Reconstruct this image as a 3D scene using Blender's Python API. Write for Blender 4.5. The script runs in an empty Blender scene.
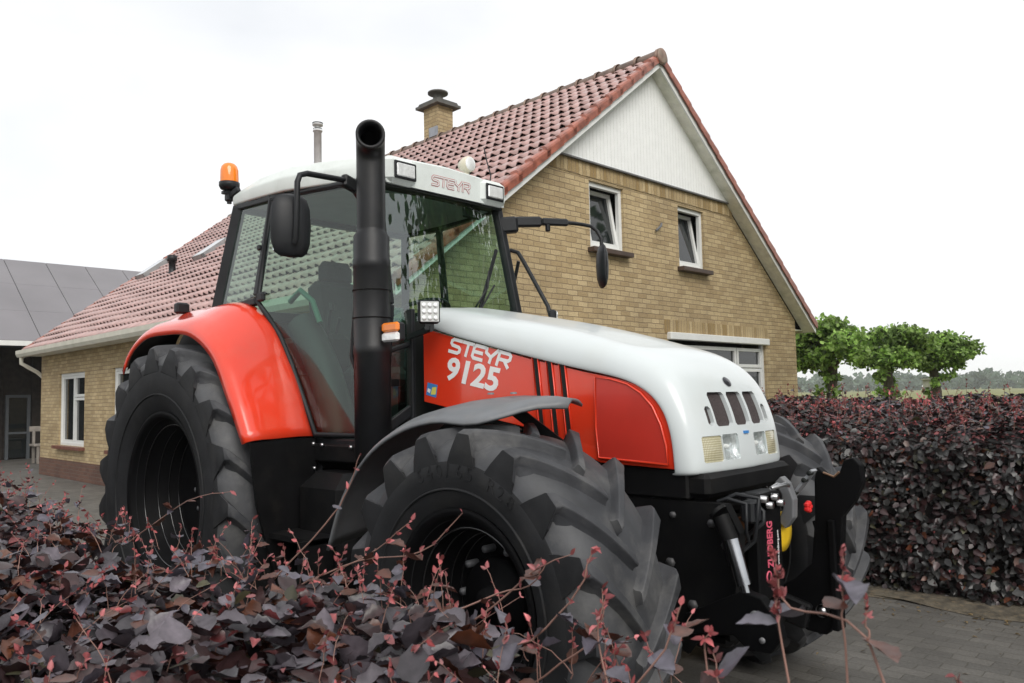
import bpy, math, random
import numpy as np
from mathutils import Vector, Matrix

random.seed(7)
rng = np.random.default_rng(11)
PI = math.pi
S = bpy.context.scene
COL = S.collection

# ------------------------------------------------------------------ camera
cam_d = bpy.data.cameras.new("camera")
cam = bpy.data.objects.new("camera", cam_d)
COL.objects.link(cam)
S.camera = cam
cam_d.sensor_width = 36.0
cam_d.lens = 36.0 * 798.464 / 1024.0
cam_d.clip_start = 0.05
cam_d.clip_end = 3000
R_ = Vector((0.7280568, 0.6851908, -0.0211375))
U_ = Vector((0.0619246, -0.0350277, 0.9974660))
F_ = Vector((-0.6827141, 0.7275209, 0.0679323))
M = Matrix((R_, U_, -F_)).transposed().to_4x4()
M.translation = Vector((4.96254, -3.32215, 1.51207))
cam.matrix_world = M
cam_d.dof.use_dof = True
cam_d.dof.focus_distance = 4.6
cam_d.dof.aperture_fstop = 11.0

# ------------------------------------------------------------------ world and sun
SUN_EL, SUN_AZ = math.radians(40), math.radians(118)      # azimuth from +Y towards +X
w = bpy.data.worlds.new("World")
S.world = w
w.use_nodes = True
nt = w.node_tree
bg = nt.nodes["Background"]
sky = nt.nodes.new("ShaderNodeTexSky")
sky.sky_type = 'NISHITA'
sky.sun_disc = False
sky.sun_elevation = SUN_EL
sky.sun_rotation = SUN_AZ
tc = nt.nodes.new("ShaderNodeTexCoord")
mp = nt.nodes.new("ShaderNodeMapping"); mp.inputs['Scale'].default_value = (1, 1, 2.6)
nz = nt.nodes.new("ShaderNodeTexNoise"); nz.inputs['Scale'].default_value = 1.7
nz.inputs['Detail'].default_value = 5; nz.inputs['Roughness'].default_value = .5
rp = nt.nodes.new("ShaderNodeValToRGB")
rp.color_ramp.elements[0].position = .36; rp.color_ramp.elements[0].color = (.76, .77, .78, 1)
rp.color_ramp.elements[1].position = .60; rp.color_ramp.elements[1].color = (1, 1, 1, 1)
mx = nt.nodes.new("ShaderNodeMix"); mx.data_type = 'RGBA'
mx.inputs[7].default_value = (11.4, 11.5, 11.6, 1)
nt.links.new(tc.outputs['Generated'], mp.inputs[0]); nt.links.new(mp.outputs[0], nz.inputs['Vector'])
nt.links.new(nz.outputs['Fac'], rp.inputs[0]); nt.links.new(rp.outputs[0], mx.inputs[0])
nt.links.new(sky.outputs[0], mx.inputs[6]); nt.links.new(mx.outputs[2], bg.inputs[0])
bg.inputs[1].default_value = 0.055
sd = bpy.data.lights.new("sun", 'SUN'); sd.energy = 1.3; sd.angle = math.radians(40); sd.color = (1, .96, .9)
sun = bpy.data.objects.new("sun", sd); COL.objects.link(sun)
sdir = Vector((math.sin(SUN_AZ) * math.cos(SUN_EL), math.cos(SUN_AZ) * math.cos(SUN_EL), math.sin(SUN_EL)))
sun.rotation_euler = sdir.to_track_quat('Z', 'Y').to_euler()
vs = S.view_settings
vs.view_transform = 'Standard'; vs.look = 'None'; vs.exposure = 0.84; vs.gamma = 1.0
S.render.engine = 'CYCLES'
S.cycles.max_bounces = 8
S.cycles.transparent_max_bounces = 16
S.cycles.volume_bounces = 3

# ------------------------------------------------------------------ materials
def base_mat(name):
    m = bpy.data.materials.new(name); m.use_nodes = True
    n = m.node_tree.nodes; return m, n, m.node_tree.links, n["Principled BSDF"]

def mat(name, col, rough=.5, metal=0., var=.0, vscale=8., bump=0., bscale=40., coat=0., spec=.5, dirt=None, dscale=3., rvar=0.):
    m, n, l, p = base_mat(name)
    p.inputs['Base Color'].default_value = (*col, 1)
    p.inputs['Roughness'].default_value = rough
    p.inputs['Metallic'].default_value = metal
    p.inputs['Coat Weight'].default_value = coat
    p.inputs['Coat Roughness'].default_value = .06
    p.inputs['Specular IOR Level'].default_value = spec
    t = n.new("ShaderNodeTexCoord")
    out = None
    if var or rvar:
        z = n.new("ShaderNodeTexNoise"); z.inputs['Scale'].default_value = vscale; z.inputs['Detail'].default_value = 6
        l.new(t.outputs['Object'], z.inputs['Vector'])
        if var:
            r = n.new("ShaderNodeValToRGB")
            r.color_ramp.elements[0].position = .3; r.color_ramp.elements[1].position = .7
            r.color_ramp.elements[0].color = (*[c * (1 - var) for c in col], 1)
            r.color_ramp.elements[1].color = (*[min(1, c * (1 + var)) for c in col], 1)
            l.new(z.outputs['Fac'], r.inputs[0]); out = r.outputs[0]
            l.new(out, p.inputs['Base Color'])
        if rvar:
            mr = n.new("ShaderNodeMapRange"); mr.inputs[3].default_value = max(.02, rough - rvar); mr.inputs[4].default_value = min(1, rough + rvar)
            l.new(z.outputs['Fac'], mr.inputs[0]); l.new(mr.outputs[0], p.inputs['Roughness'])
    if dirt:
        z2 = n.new("ShaderNodeTexNoise"); z2.inputs['Scale'].default_value = dscale; z2.inputs['Detail'].default_value = 8; z2.inputs['Roughness'].default_value = .65
        l.new(t.outputs['Object'], z2.inputs['Vector'])
        r2 = n.new("ShaderNodeValToRGB"); r2.color_ramp.elements[0].position = .5; r2.color_ramp.elements[1].position = .75
        r2.color_ramp.elements[0].color = (0, 0, 0, 1); r2.color_ramp.elements[1].color = (dirt[3],) * 3 + (1,)
        l.new(z2.outputs['Fac'], r2.inputs[0])
        k = n.new("ShaderNodeMix"); k.data_type = 'RGBA'
        k.inputs[7].default_value = (*dirt[:3], 1)
        l.new(r2.outputs[0], k.inputs[0])
        if out: l.new(out, k.inputs[6])
        else: k.inputs[6].default_value = (*col, 1)
        l.new(k.outputs[2], p.inputs['Base Color'])
    if bump:
        b = n.new("ShaderNodeTexNoise"); b.inputs['Scale'].default_value = bscale; b.inputs['Detail'].default_value = 4
        l.new(t.outputs['Object'], b.inputs['Vector'])
        bn = n.new("ShaderNodeBump"); bn.inputs['Strength'].default_value = bump; bn.inputs['Distance'].default_value = .01
        l.new(b.outputs['Fac'], bn.inputs['Height']); l.new(bn.outputs[0], p.inputs['Normal'])
    return m

def brick_mat(name, c1, c2, mortar, bw, bh, ms, rough=.85, offset=.5, stain=None, bumps=.6):
    m, n, l, p = base_mat(name)
    uv = n.new("ShaderNodeUVMap"); uv.uv_map = "UVMap"
    wob = n.new("ShaderNodeTexNoise"); wob.inputs['Scale'].default_value = 7; wob.inputs['Detail'].default_value = 3
    l.new(uv.outputs[0], wob.inputs['Vector'])
    sub = n.new("ShaderNodeVectorMath"); sub.operation = 'SUBTRACT'; sub.inputs[1].default_value = (.5, .5, .5)
    l.new(wob.outputs['Color'], sub.inputs[0])
    sc = n.new("ShaderNodeVectorMath"); sc.operation = 'SCALE'; sc.inputs['Scale'].default_value = bh * .30
    l.new(sub.outputs[0], sc.inputs[0])
    ad = n.new("ShaderNodeVectorMath"); ad.operation = 'ADD'
    l.new(uv.outputs[0], ad.inputs[0]); l.new(sc.outputs[0], ad.inputs[1])
    b = n.new("ShaderNodeTexBrick")
    b.inputs['Scale'].default_value = 1.0; b.inputs['Brick Width'].default_value = bw; b.inputs['Row Height'].default_value = bh
    b.inputs['Mortar Size'].default_value = ms; b.inputs['Mortar Smooth'].default_value = .6; b.inputs['Bias'].default_value = 0
    b.offset = offset
    b.inputs['Color1'].default_value = (*c1, 1); b.inputs['Color2'].default_value = (*c2, 1); b.inputs['Mortar'].default_value = (*mortar, 1)
    l.new(ad.outputs[0], b.inputs['Vector'])
    z = n.new("ShaderNodeTexNoise"); z.inputs['Scale'].default_value = 1.3; z.inputs['Detail'].default_value = 9; z.inputs['Roughness'].default_value = .7
    l.new(uv.outputs[0], z.inputs['Vector'])
    r = n.new("ShaderNodeValToRGB"); r.color_ramp.elements[0].position = .3; r.color_ramp.elements[1].position = .72
    r.color_ramp.elements[0].color = (*(stain or (.74, .72, .70)), 1); r.color_ramp.elements[1].color = (1.12, 1.1, 1.05, 1)
    l.new(z.outputs['Fac'], r.inputs[0])
    z3 = n.new("ShaderNodeTexNoise"); z3.inputs['Scale'].default_value = 60; z3.inputs['Detail'].default_value = 3
    l.new(uv.outputs[0], z3.inputs['Vector'])
    r3 = n.new("ShaderNodeValToRGB"); r3.color_ramp.elements[0].position = .3; r3.color_ramp.elements[1].position = .7
    r3.color_ramp.elements[0].color = (.78, .78, .78, 1); r3.color_ramp.elements[1].color = (1.12, 1.12, 1.12, 1)
    l.new(z3.outputs['Fac'], r3.inputs[0])
    k = n.new("ShaderNodeMix"); k.data_type = 'RGBA'; k.blend_type = 'MULTIPLY'; k.inputs[0].default_value = 1
    l.new(b.outputs['Color'], k.inputs[6]); l.new(r.outputs[0], k.inputs[7])
    k2 = n.new("ShaderNodeMix"); k2.data_type = 'RGBA'; k2.blend_type = 'MULTIPLY'; k2.inputs[0].default_value = 1
    l.new(k.outputs[2], k2.inputs[6]); l.new(r3.outputs[0], k2.inputs[7])
    l.new(k2.outputs[2], p.inputs['Base Color'])
    p.inputs['Roughness'].default_value = rough
    mh = n.new("ShaderNodeMath"); mh.operation = 'MULTIPLY_ADD'; mh.inputs[1].default_value = -1; mh.inputs[2].default_value = 1
    l.new(b.outputs['Fac'], mh.inputs[0])
    ma = n.new("ShaderNodeMath"); ma.operation = 'MULTIPLY_ADD'; ma.inputs[1].default_value = .35
    l.new(z3.outputs['Fac'], ma.inputs[0]); l.new(mh.outputs[0], ma.inputs[2])
    bn = n.new("ShaderNodeBump"); bn.inputs['Strength'].default_value = bumps; bn.inputs['Distance'].default_value = .012
    l.new(ma.outputs[0], bn.inputs['Height']); l.new(bn.outputs[0], p.inputs['Normal'])
    return m

def glass_mat(name, tint, ior=1.45):
    m = bpy.data.materials.new(name); m.use_nodes = True
    n = m.node_tree.nodes; l = m.node_tree.links
    n.remove(n["Principled BSDF"])
    tr = n.new("ShaderNodeBsdfTransparent"); tr.inputs[0].default_value = (*tint, 1)
    gl = n.new("ShaderNodeBsdfGlossy"); gl.inputs['Roughness'].default_value = .015; gl.inputs[0].default_value = (.95, 1, .98, 1)
    lw = n.new("ShaderNodeLayerWeight"); lw.inputs[0].default_value = .5      # facing term is two-sided
    pw = n.new("ShaderNodeMath"); pw.operation = 'POWER'; pw.inputs[1].default_value = 4.0
    l.new(lw.outputs['Facing'], pw.inputs[0])
    f0 = ((ior - 1) / (ior + 1)) ** 2 * 1.6
    fr = n.new("ShaderNodeMath"); fr.operation = 'MULTIPLY_ADD'; fr.inputs[1].default_value = .9 - f0; fr.inputs[2].default_value = f0
    l.new(pw.outputs[0], fr.inputs[0])
    mxs = n.new("ShaderNodeMixShader")
    l.new(fr.outputs[0], mxs.inputs[0]); l.new(tr.outputs[0], mxs.inputs[1]); l.new(gl.outputs[0], mxs.inputs[2])
    l.new(mxs.outputs[0], n["Material Output"].inputs[0])
    return m

def leaf_mat(name, rough=.36, trans=(.1, .02, .02), tfac=.12, spec=.5):
    m, n, l, p = base_mat(name)
    a = n.new("ShaderNodeAttribute"); a.attribute_name = "Col"
    z = n.new("ShaderNodeTexNoise"); z.inputs['Scale'].default_value = 55; z.inputs['Detail'].default_value = 3
    t = n.new("ShaderNodeTexCoord"); l.new(t.outputs['Object'], z.inputs['Vector'])
    r = n.new("ShaderNodeValToRGB"); r.color_ramp.elements[0].position = .3; r.color_ramp.elements[1].position = .7
    r.color_ramp.elements[0].color = (.72, .72, .72, 1); r.color_ramp.elements[1].color = (1.25, 1.25, 1.25, 1)
    l.new(z.outputs['Fac'], r.inputs[0])
    k = n.new("ShaderNodeMix"); k.data_type = 'RGBA'; k.blend_type = 'MULTIPLY'; k.inputs[0].default_value = 1
    l.new(a.outputs['Color'], k.inputs[6]); l.new(r.outputs[0], k.inputs[7])
    l.new(k.outputs[2], p.inputs['Base Color'])
    p.inputs['Roughness'].default_value = rough; p.inputs['Specular IOR Level'].default_value = spec
    bn = n.new("ShaderNodeBump"); bn.inputs['Strength'].default_value = .25; bn.inputs['Distance'].default_value = .004
    l.new(z.outputs['Fac'], bn.inputs['Height']); l.new(bn.outputs[0], p.inputs['Normal'])
    tl = n.new("ShaderNodeBsdfTranslucent"); l.new(k.outputs[2], tl.inputs[0])
    mxs = n.new("ShaderNodeMixShader"); mxs.inputs[0].default_value = tfac
    l.new(p.outputs[0], mxs.inputs[1]); l.new(tl.outputs[0], mxs.inputs[2])
    l.new(mxs.outputs[0], n["Material Output"].inputs[0])
    return m

RED = mat("red_paint", (.70, .042, .014), .20, coat=.6, rvar=.10, vscale=3, var=.06, dirt=(.50, .13, .08, .22), dscale=4)
REDP = mat("red_panel_paint", (.50, .030, .018), .42, coat=.2, var=.05)
WHITE = mat("white_paint", (.57, .61, .615), .3, coat=.4, var=.03, vscale=2, dirt=(.5, .5, .46, .25), dscale=5)
CREAM = mat("roof_white", (.66, .70, .68), .42, var=.04, dirt=(.42, .44, .40, .4), dscale=6)
BLACK = mat("black_paint", (.005, .005, .0055), .55, var=.3, spec=.16, dirt=(.03, .028, .024, .3), dscale=9)
BLACKG = mat("black_gloss", (.003, .003, .0035), .6, var=.2, spec=.1)
PLAST = mat("black_plastic", (.012, .013, .015), .45, spec=.32, var=.25, bump=.08, bscale=200)
EXH = mat("exhaust_black", (.008, .0085, .010), .45, spec=.4, var=.3, bump=.05, bscale=90, dirt=(.04, .035, .03, .4))
FEND = mat("grey_fender", (.135, .142, .152), .45, var=.12, bump=.05, bscale=60, dirt=(.2, .19, .17, .3), dscale=12)
SIDEW = mat("tyre_sidewall", (.015, .0155, .017), .65, spec=.22, var=.25, vscale=9, bump=.1, bscale=40, dirt=(.04, .038, .035, .5), dscale=5)
TREAD = mat("tyre_rubber", (.038, .0395, .044), .6, spec=.4, var=.35, vscale=6, bump=.2, bscale=30, dirt=(.13, .127, .122, .65), dscale=5)
STEEL = mat("steel", (.45, .45, .46), .3, 1., var=.15)
CHROME = mat("chrome", (.42, .43, .45), .2, 1., var=.2)
GREYM = mat("grey_metal", (.13, .133, .14), .45, var=.2, dirt=(.2, .18, .15, .4), dscale=20)
WINW = mat("white_frame", (.74, .75, .73), .35, var=.04)
CLAD = mat("white_cladding", (.86, .87, .86), .5, var=.03)
GUT = mat("cream_gutter", (.60, .58, .50), .45, var=.08, dirt=(.3, .3, .22, .5), dscale=4)
SOFF = mat("soffit_paint", (.78, .78, .68), .55, var=.1, dirt=(.32, .36, .22, .55), dscale=3)
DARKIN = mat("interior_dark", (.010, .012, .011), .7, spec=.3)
ORANGE = mat("orange_lens", (.85, .22, .015), .12, coat=.6)
LENS = mat("clear_lens", (.85, .86, .86), .25, .3, coat=.9, var=.10, vscale=30, bump=.25, bscale=55)
YLENS = mat("yellowed_lens", (.58, .54, .38), .2, .15, coat=.8, var=.10, vscale=40, bump=.35, bscale=120)
SEATM = mat("seat_fabric", (.03, .035, .035), .9, var=.3)
LET = mat("white_decal", (.8, .8, .8), .4)
LETR = mat("red_decal", (.45, .16, .17), .45)
BLUE = mat("blue_decal", (.05, .22, .55), .4)
YELL = mat("yellow_decal", (.7, .62, .12), .4)
TILE = mat("roof_tile", (.40, .245, .225), .33, var=.25, vscale=5, coat=.6, dirt=(.34, .26, .23, .6), dscale=7, rvar=.1)
RIDGE = mat("ridge_tile", (.24, .16, .125), .6, var=.35, vscale=9, dirt=(.30, .29, .22, .7), dscale=8)
VERGE = mat("verge_tile", (.30, .095, .06), .38, var=.4, vscale=7, coat=.2)
CABG = glass_mat("cab_glass", (.60, .80, .71), 1.52)
WING = glass_mat("window_glass", (.55, .58, .58), 1.7)

# ------------------------------------------------------------------ mesh helpers
class MB:
    def __init__(s): s.v = []; s.f = []; s.sm = []; s.uv = {}
    def add(s, vs, fs, smooth=False):
        o = len(s.v); s.v += [tuple(x) for x in vs]
        for f in fs: s.f.append(tuple(i + o for i in f)); s.sm.append(smooth)
        return s
    def box(s, c, d, rot=None, bev=0.):
        x, y, z = d[0] / 2, d[1] / 2, d[2] / 2
        if bev > 0:
            b = min(bev, x * .9, y * .9, z * .9)
            vs = []; fs = []
            def ring(zz, ix, iy, c=b):
                return [(-ix + c, -iy, zz), (ix - c, -iy, zz), (ix, -iy + c, zz), (ix, iy - c, zz), (ix - c, iy, zz), (-ix + c, iy, zz), (-ix, iy - c, zz), (-ix, -iy + c, zz)]
            rs = [ring(-z, x - b, y - b, b * .5), ring(-z + b, x, y), ring(z - b, x, y), ring(z, x - b, y - b, b * .5)]
            for r in rs: vs += r
            for k in range(3):
                for i in range(8):
                    j = (i + 1) % 8; fs.append((k * 8 + i, k * 8 + j, k * 8 + 8 + j, k * 8 + 8 + i))
            fs.append(tuple(range(7, -1, -1))); fs.append(tuple(range(24, 32)))
        else:
            vs = [(-x, -y, -z), (x, -y, -z), (x, y, -z), (-x, y, -z), (-x, -y, z), (x, -y, z), (x, y, z), (-x, y, z)]
            fs = [(3, 2, 1, 0), (4, 5, 6, 7), (0, 1, 5, 4), (1, 2, 6, 5), (2, 3, 7, 6), (3, 0, 4, 7)]
        m = rot.to_matrix() if hasattr(rot, 'to_matrix') else (rot or Matrix.Identity(3))
        return s.add([m @ Vector(p) + Vector(c) for p in vs], fs)
    def beam(s, a, b, wx, wy, up=(0, 0, 1), bev=0.):
        a = Vector(a); b = Vector(b); d = b - a; L = d.length; d.normalize()
        u = Vector(up)
        if abs(d.dot(u)) > .98: u = Vector((1, 0, 0))
        sd_ = d.cross(u).normalized(); u2 = sd_.cross(d)
        m = Matrix((d, sd_, u2)).transposed()
        return s.box((a + b) / 2, (L, wx, wy), m, bev)
    def tube(s, pts, r, n=10, cap=True, closed=False):
        pts = [Vector(p) for p in pts]; N = len(pts)
        rs = r if isinstance(r, (list, tuple)) else [r] * N
        vs = []; fs = []; nrm = None
        for i in range(N):
            if closed: t = (pts[(i + 1) % N] - pts[i - 1])
            elif i == 0: t = pts[1] - pts[0]
            elif i == N - 1: t = pts[-1] - pts[-2]
            else: t = (pts[i + 1] - pts[i]).normalized() + (pts[i] - pts[i - 1]).normalized()
            t.normalize()
            if nrm is None:
                a = Vector((0, 0, 1)) if abs(t.z) < .9 else Vector((1, 0, 0))
                nrm = t.cross(a).normalized()
            else:
                nrm = (nrm - t * nrm.dot(t)).normalized()
            bi = t.cross(nrm)
            for k in range(n):
                an = 2 * PI * k / n
                vs.append(pts[i] + (nrm * math.cos(an) + bi * math.sin(an)) * rs[i])
        M_ = N if closed else N - 1
        for i in range(M_):
            for k in range(n):
                k2 = (k + 1) % n; j = (i + 1) % N
                fs.append((i * n + k, i * n + k2, j * n + k2, j * n + k))
        s.add(vs, fs, True)
        if cap and not closed:
            s.add(vs[:n], [tuple(range(n - 1, -1, -1))]); s.add(vs[-n:], [tuple(range(n))])
        return s
    def lathe(s, prof, c=(0, 0, 0), axis='z', n=32, smooth=True, rot=None):
        # prof: list of (along, radius)
        vs = []; fs = []
        for (a, r) in prof:
            for k in range(n):
                t = 2 * PI * k / n; x, y = r * math.cos(t), r * math.sin(t)
                p = {'z': (x, y, a), 'y': (x, a, y), 'x': (a, x, y)}[axis]
                p = Vector(p)
                if rot is not None: p = rot @ p
                vs.append(p + Vector(c))
        for i in range(len(prof) - 1):
            for k in range(n):
                k2 = (k + 1) % n
                f = (i * n + k, i * n + k2, (i + 1) * n + k2, (i + 1) * n + k)
                fs.append(f if axis != 'y' else f[::-1])
        return s.add(vs, fs, smooth)
    def grid(s, rows, smooth=True, closed=False):
        n = len(rows[0]); vs = [p for r in rows for p in r]; fs = []
        for i in range(len(rows) - 1):
            for k in range(n if closed else n - 1):
                k2 = (k + 1) % n
                fs.append((i * n + k, i * n + k2, (i + 1) * n + k2, (i + 1) * n + k))
        return s.add(vs, fs, smooth)
    def prism(s, poly, d):
        d = Vector(d); a = [Vector(p) for p in poly]; n = len(a)
        vs = a + [p + d for p in a]
        fs = [tuple(range(n)), tuple(range(2 * n - 1, n - 1, -1))] + [((i + 1) % n, i, n + i, n + (i + 1) % n) for i in range(n)]
        return s.add(vs, fs)
    def build(s, name, m, parent=None, uvs=None):
        me = bpy.data.meshes.new(name); me.from_pydata(s.v, [], s.f)
        me.polygons.foreach_set("use_smooth", s.sm)
        ms = m if isinstance(m, (list, tuple)) else [m]
        for q in ms: me.materials.append(q)
        if uvs is not None:
            lay = me.uv_layers.new(name="UVMap")
            for lp in me.loops:
                lay.data[lp.index].uv = uvs(Vector(s.v[lp.vertex_index]))
        me.update()
        o = bpy.data.objects.new(name, me); COL.objects.link(o)
        if parent is not None: o.parent = parent
        return o

def mods(o, bev=0., sub=0, solid=0., seg=2, off=-1, rem=None):
    if solid:
        q = o.modifiers.new("s", 'SOLIDIFY'); q.thickness = solid; q.offset = off
    if bev:
        q = o.modifiers.new("b", 'BEVEL'); q.width = bev; q.segments = seg; q.limit_method = 'ANGLE'; q.angle_limit = math.radians(35)
    if sub:
        q = o.modifiers.new("u", 'SUBSURF'); q.levels = sub; q.render_levels = sub
    return o
def empty(name, loc=(0, 0, 0), rz=0, parent=None):
    o = bpy.data.objects.new(name, None); COL.objects.link(o); o.location = loc; o.rotation_euler = (0, 0, rz)
    o.empty_display_size = .2
    if parent: o.parent = parent
    return o
def tag(o, label=None, cat=None, group=None, kind=None):
    if label: o['label'] = label
    if cat: o['category'] = cat
    if group: o['group'] = group
    if kind: o['kind'] = kind
    return o
def raw_mesh(name, V, faces_flat, lens, m, parent=None, col=None, smooth=False):
    me = bpy.data.meshes.new(name)
    V = np.asarray(V, dtype=np.float32).reshape(-1, 3)
    me.vertices.add(len(V)); me.vertices.foreach_set("co", V.ravel())
    ff = np.asarray(faces_flat, dtype=np.int32).ravel(); ln = np.asarray(lens, dtype=np.int32)
    me.loops.add(len(ff)); me.loops.foreach_set("vertex_index", ff)
    me.polygons.add(len(ln))
    st = np.concatenate([[0], np.cumsum(ln)[:-1]]).astype(np.int32)
    me.polygons.foreach_set("loop_start", st); me.polygons.foreach_set("loop_total", ln)
    if smooth: me.polygons.foreach_set("use_smooth", np.ones(len(ln), dtype=bool))
    me.materials.append(m)
    if col is not None:
        a = me.color_attributes.new("Col", 'FLOAT_COLOR', 'POINT')
        c = np.concatenate([np.asarray(col, dtype=np.float32), np.ones((len(V), 1), np.float32)], 1)
        a.data.foreach_set("color", c.ravel())
    me.update(calc_edges=True); me.validate()
    o = bpy.data.objects.new(name, me); COL.objects.link(o)
    if parent is not None: o.parent = parent
    return o

# ------------------------------------------------------------------ leaves
def leaf_template(serr=False):
    # leaf along +x (base at 0, tip at 1), width along y, normal z
    if not serr:
        xs = [.0, .3, .65, 1.]; wd = [0, .34, .27, 0]
        V = [(0, 0, 0), (.3, 0, -.02), (.65, 0, -.02), (1, 0, -.09),
             (.3, .34, .07), (.65, .27, .04), (.3, -.34, .07), (.65, -.27, .04)]
        Fs = [(0, 1, 4), (1, 2, 5, 4), (2, 3, 5), (0, 6, 1), (1, 6, 7, 2), (2, 7, 3)]
    else:
        N = 7
        V = []; Fs = []
        mid = [(i / N, 0, -.05 * math.sin(i / N * PI) - .10 * (i / N) ** 2) for i in range(N + 1)]
        V += mid
        def side(sg):
            idx = []
            for i in range(1, N):
                t = i / N
                wv = .40 * (math.sin(PI * t ** .80)) ** .85 * (1.06 - .22 * t) * (1.035 if i % 2 else .965)
                V.append((t + (.015 if i % 2 else -.005), sg * wv, .07 * math.sin(t * PI) + (.022 if i % 2 else -.008) - .10 * t * t)); idx.append(len(V) - 1)
            for i in range(N):
                a, b = i, i + 1
                if i == 0: f = (a, b, idx[0])
                elif i == N - 1: f = (a, b, idx[-1])
                else: f = (a, b, idx[i], idx[i - 1])
                Fs.append(f if sg > 0 else f[::-1])
        side(1); side(-1)
    return np.array(V, dtype=float), Fs
LT = {False: leaf_template(False), True: leaf_template(True)}

def leaves(name, P, D, Nn, size, col, m, parent=None, serr=False, asp=1.0):
    """P positions (n,3), D directions along leaf, Nn normals, size (n,), col (n,3)"""
    V, Fs = LT[serr]
    P = np.asarray(P, float); D = np.asarray(D, float); Nn = np.asarray(Nn, float)
    D = D / np.linalg.norm(D, axis=1, keepdims=True)
    B = np.cross(Nn, D); B /= (np.linalg.norm(B, axis=1, keepdims=True) + 1e-9)
    N2 = np.cross(D, B)
    n = len(P); nv = len(V)
    curl = rng.normal(1.2, 1.1, n)
    X = (P[:, None, :] + size[:, None, None] * (V[None, :, 0, None] * D[:, None, :] + asp * V[None, :, 1, None] * B[:, None, :] + curl[:, None, None] * V[None, :, 2, None] * N2[:, None, :]))
    base = np.concatenate([np.array(f) for f in Fs]); ln = np.array([len(f) for f in Fs])
    FF = (base[None, :] + (np.arange(n) * nv)[:, None]).ravel()
    LN = np.tile(ln, n)
    rib = np.where(np.abs(V[:, 1]) < 1e-6, 1.4, .88)
    C = (np.asarray(col)[:, None, :] * rib[None, :, None]).reshape(-1, 3)
    return raw_mesh(name, X.reshape(-1, 3), FF, LN, m, parent, C, smooth=True)

BEECH = leaf_mat("copper_beech_leaf", .38, tfac=.10, spec=.6)
SHOOT = leaf_mat("pink_shoot_leaf", .45, tfac=.25)
GREEN = leaf_mat("green_leaf", .5, tfac=.48)
TWIG = mat("twig_bark", (.27, .15, .12), .6, var=.3)
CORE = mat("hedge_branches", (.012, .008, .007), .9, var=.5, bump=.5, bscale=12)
BARK = mat("bark", (.085, .07, .052), .9, var=.35, vscale=9, bump=.8, bscale=22)

def beech_cols(n, redfrac=.06, glau=.55, low=None):
    c = np.empty((n, 3)); k = rng.random(n)
    b = rng.random(n)[:, None]
    c[:] = np.array([.022, .011, .012]) * (1 - b) + np.array([.045, .020, .020]) * b
    g = k < glau
    c[g] = (np.array([.066, .056, .066]) if low is None else np.array(low)) * (.3 + 1.45 * rng.random((g.sum(), 1)) ** 1.3)
    br = k > (.89 if low is None else .94)
    c[br] = np.array([.085, .028, .014]) * (.4 + 1.0 * rng.random((br.sum(), 1)))
    gr = (k > .82) & (k < .86); c[gr] = np.array([.045, .042, .022]) * (.6 + .8 * rng.random((gr.sum(), 1)))
    return c
def unit(a): return a / (np.linalg.norm(a, axis=1, keepdims=True) + 1e-9)

# ================================================================== SETTING
# ground: one brick-paved sheet near the house, field far away
GX0, GX1, GY0, GY1 = -40, 40, -14, 8.6
PAVE = brick_mat("grey_pavers", (.150, .145, .138), (.105, .102, .098), (.090, .085, .075), .205, .103, .005, .6, stain=(.66, .64, .60), bumps=.3)
def sheet(name, x0, x1, y0, y1, z, m, nx=1, ny=1):
    b = MB(); rows = [[(x0 + (x1 - x0) * i / nx, y0 + (y1 - y0) * j / ny, z) for i in range(nx + 1)] for j in range(ny + 1)]
    b.grid(rows, False)
    return b.build(name, m, uvs=lambda p: (p.x, p.y))
FIELD = mat("field_grass", (.16, .165, .045), .95, var=.35, vscale=.15, dirt=(.24, .2, .085, .8), dscale=.05)
o = sheet("field", -1500, 1500, -1500, 1500, -.03, FIELD); tag(o, kind='structure')
o = sheet("driveway", GX0, GX1, GY0, GY1, 0.0, PAVE); tag(o, kind='structure')
SOIL = mat("soil_litter", (.085, .072, .052), .95, var=.5, vscale=14, bump=.8, bscale=50, dirt=(.2, .15, .09, .7), dscale=25)
b = MB(); rows = []
for j, yy in enumerate((2.70, 2.76, 2.9, 3.6, 4.4)):
    rows.append([(x * .25, yy + (.05 * math.sin(x * 1.7) + .04 * math.sin(x * .73) if j == 0 else 0), .004 + (.03 if j > 1 else .012 * j)) for x in range(2, 46)])
b.grid(rows); o = b.build("soil_strip", SOIL); tag(o, kind='structure')
# kerb edge of the soil strip
# ================================================================== HOUSE
H0 = (-1.605, 2.099, 0); HYAW = math.radians(-1.7293)
HW, HL, EAVE, RISE, OVV, OVU = 9.0, 13.4, 2.70, 3.75, .35, .25
SL = RISE / (HW / 2 + OVV)
def roofz(v): return EAVE + SL * (min(v, HW - v) + OVV)
house = empty("farmhouse", H0, HYAW)
tag(house, "yellow brick farmhouse with red tiled gable roof behind the tractor", "house")
YB1, YB2, YM = (.56, .445, .265), (.40, .30, .165), (.29, .22, .135)
BRICK = brick_mat("yellow_brick", YB1, YB2, YM, .205, .070, .007)
SOLD = brick_mat("soldier_brick", YB1, (.33, .23, .1), YM, .075, .215, .007, offset=0)
PLINTH = brick_mat("plinth_brick", (.17, .085, .06), (.12, .06, .045), (.14, .12, .1), .21, .07, .007)

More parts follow.
